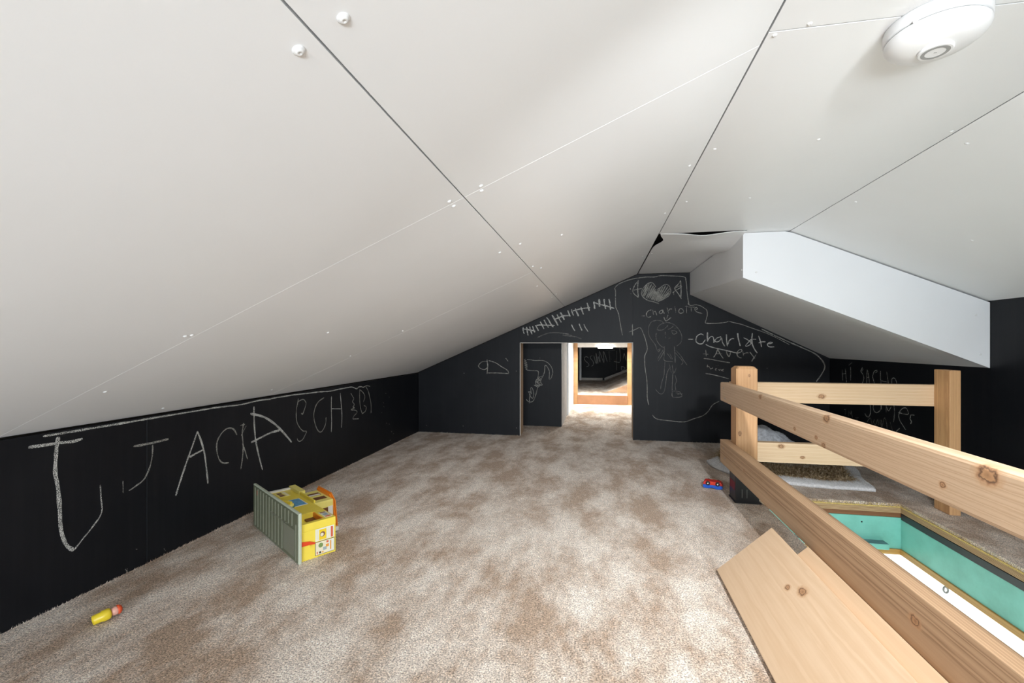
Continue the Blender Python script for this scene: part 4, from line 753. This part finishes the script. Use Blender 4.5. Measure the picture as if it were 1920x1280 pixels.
def strands(name, mat, n, samp, L, wd, lean, par, off):
    vs_, fs = [], []
    for k in range(n):
        p = samp()
        a = random.uniform(0, 6.283); d_ = Vector((math.cos(a)*lean, math.sin(a)*lean-0.35*lean, random.uniform(0.5,1.0))).normalized()
        l = L*random.uniform(0.5,1.2); s_ = Vector((-d_.y, d_.x, 0)); s_ = s_.normalized()*wd if s_.length > 1e-4 else Vector((wd,0,0))
        mid = p + d_*l*0.55; tip = p + d_*l + Vector((0,0,-0.35*l))
        b = len(vs_); vs_ += [p-s_, p+s_, mid+s_*0.7, mid-s_*0.7, tip]; fs += [(b,b+1,b+2,b+3),(b+3,b+2,b+4)]
    me = bpy.data.meshes.new(name); me.from_pydata([tuple(v-off) for v in vs_], [], fs); me.materials.append(mat)
    o = bpy.data.objects.new(name, me); link(o, par); o['kind'] = 'stuff'; return o
def samp_in():
    u, v = random.uniform(0.04,0.89), random.uniform(0.18,0.98)
    while not inner(u, v): u, v = random.uniform(0.04,0.89), random.uniform(0.18,0.98)
    return pt(u,v)-Vector((0,0,0.002))
def samp_cream():
    while True:
        u, v = random.gauss(0.42,0.17), random.gauss(0.74,0.05)
        if 0.12 < u < 0.8 and 0.3 < v < 0.97: return pt(u,v)-Vector((0,0,0.002))
off = Vector((0.98,2.66,0))
strands('fur', M['fur'], 15000, samp_in, 0.050, 0.0017, 1.5, th, off)
strands('cream_fur', M['cream'], 4500, samp_cream, 0.055, 0.0019, 1.0, th, off)
def samp_b():
    while True:
        u, v = random.random(), random.random()
        if not inner(u,v): return pt(u,v)-Vector((0,0,0.001))
strands('sherpa_pile', M['sherpa'], 16000, samp_b, 0.006, 0.0010, 1.2, th, off)

# ---- pale fleece blanket bundled against the back wall
fb = tag(empty('fleece_blanket', (1.0,3.25,0)), 'crumpled pale grey fleece blanket bundled against the black gable wall', 'blanket')
def fpt(u, v):
    a = u*2*math.pi; r = v
    x = 1.075 + 0.225*r*math.cos(a)*(1+0.12*math.sin(3*a+1)); y = 3.255 + 0.145*r*math.sin(a)*(1+0.08*math.sin(2*a))
    z = 0.155*(1-r**2.2)*(1-0.55*max(0,(x-1.06)/0.24)) + 0.016*noise.noise(Vector((x*14,y*14,0)))*(1-r**6) + 0.010*abs(math.sin(x*34+y*20))*(1-r**4) + 0.003
    return Vector((x-1.0, min(y,3.415)-3.25, max(0.001,z)))
bm = bmesh.new(); nu, nv = 72, 26; rows = []
for j in range(1, nv+1): rows.append([bm.verts.new(fpt(i/nu, j/nv)) for i in range(nu)])
cv_ = bm.verts.new(fpt(0, 0))
for i in range(nu): bm.faces.new((cv_, rows[0][i], rows[0][(i+1)%nu]))
for a, b in zip(rows, rows[1:]):
    for i in range(nu): bm.faces.new((a[i], b[i], b[(i+1)%nu], a[(i+1)%nu]))
bm.faces.new([v for v in reversed(rows[-1])])
obj('cloth', bm, M['fleece'], fb, smooth=True)
def samp_f():
    return fpt(random.random(), math.sqrt(random.random())*0.98)+Vector((1.0,3.25,0))
strands('fleece_pile', M['fleece'], 9000, samp_f, 0.008, 0.0012, 1.2, fb, Vector((1.0,3.25,0)))
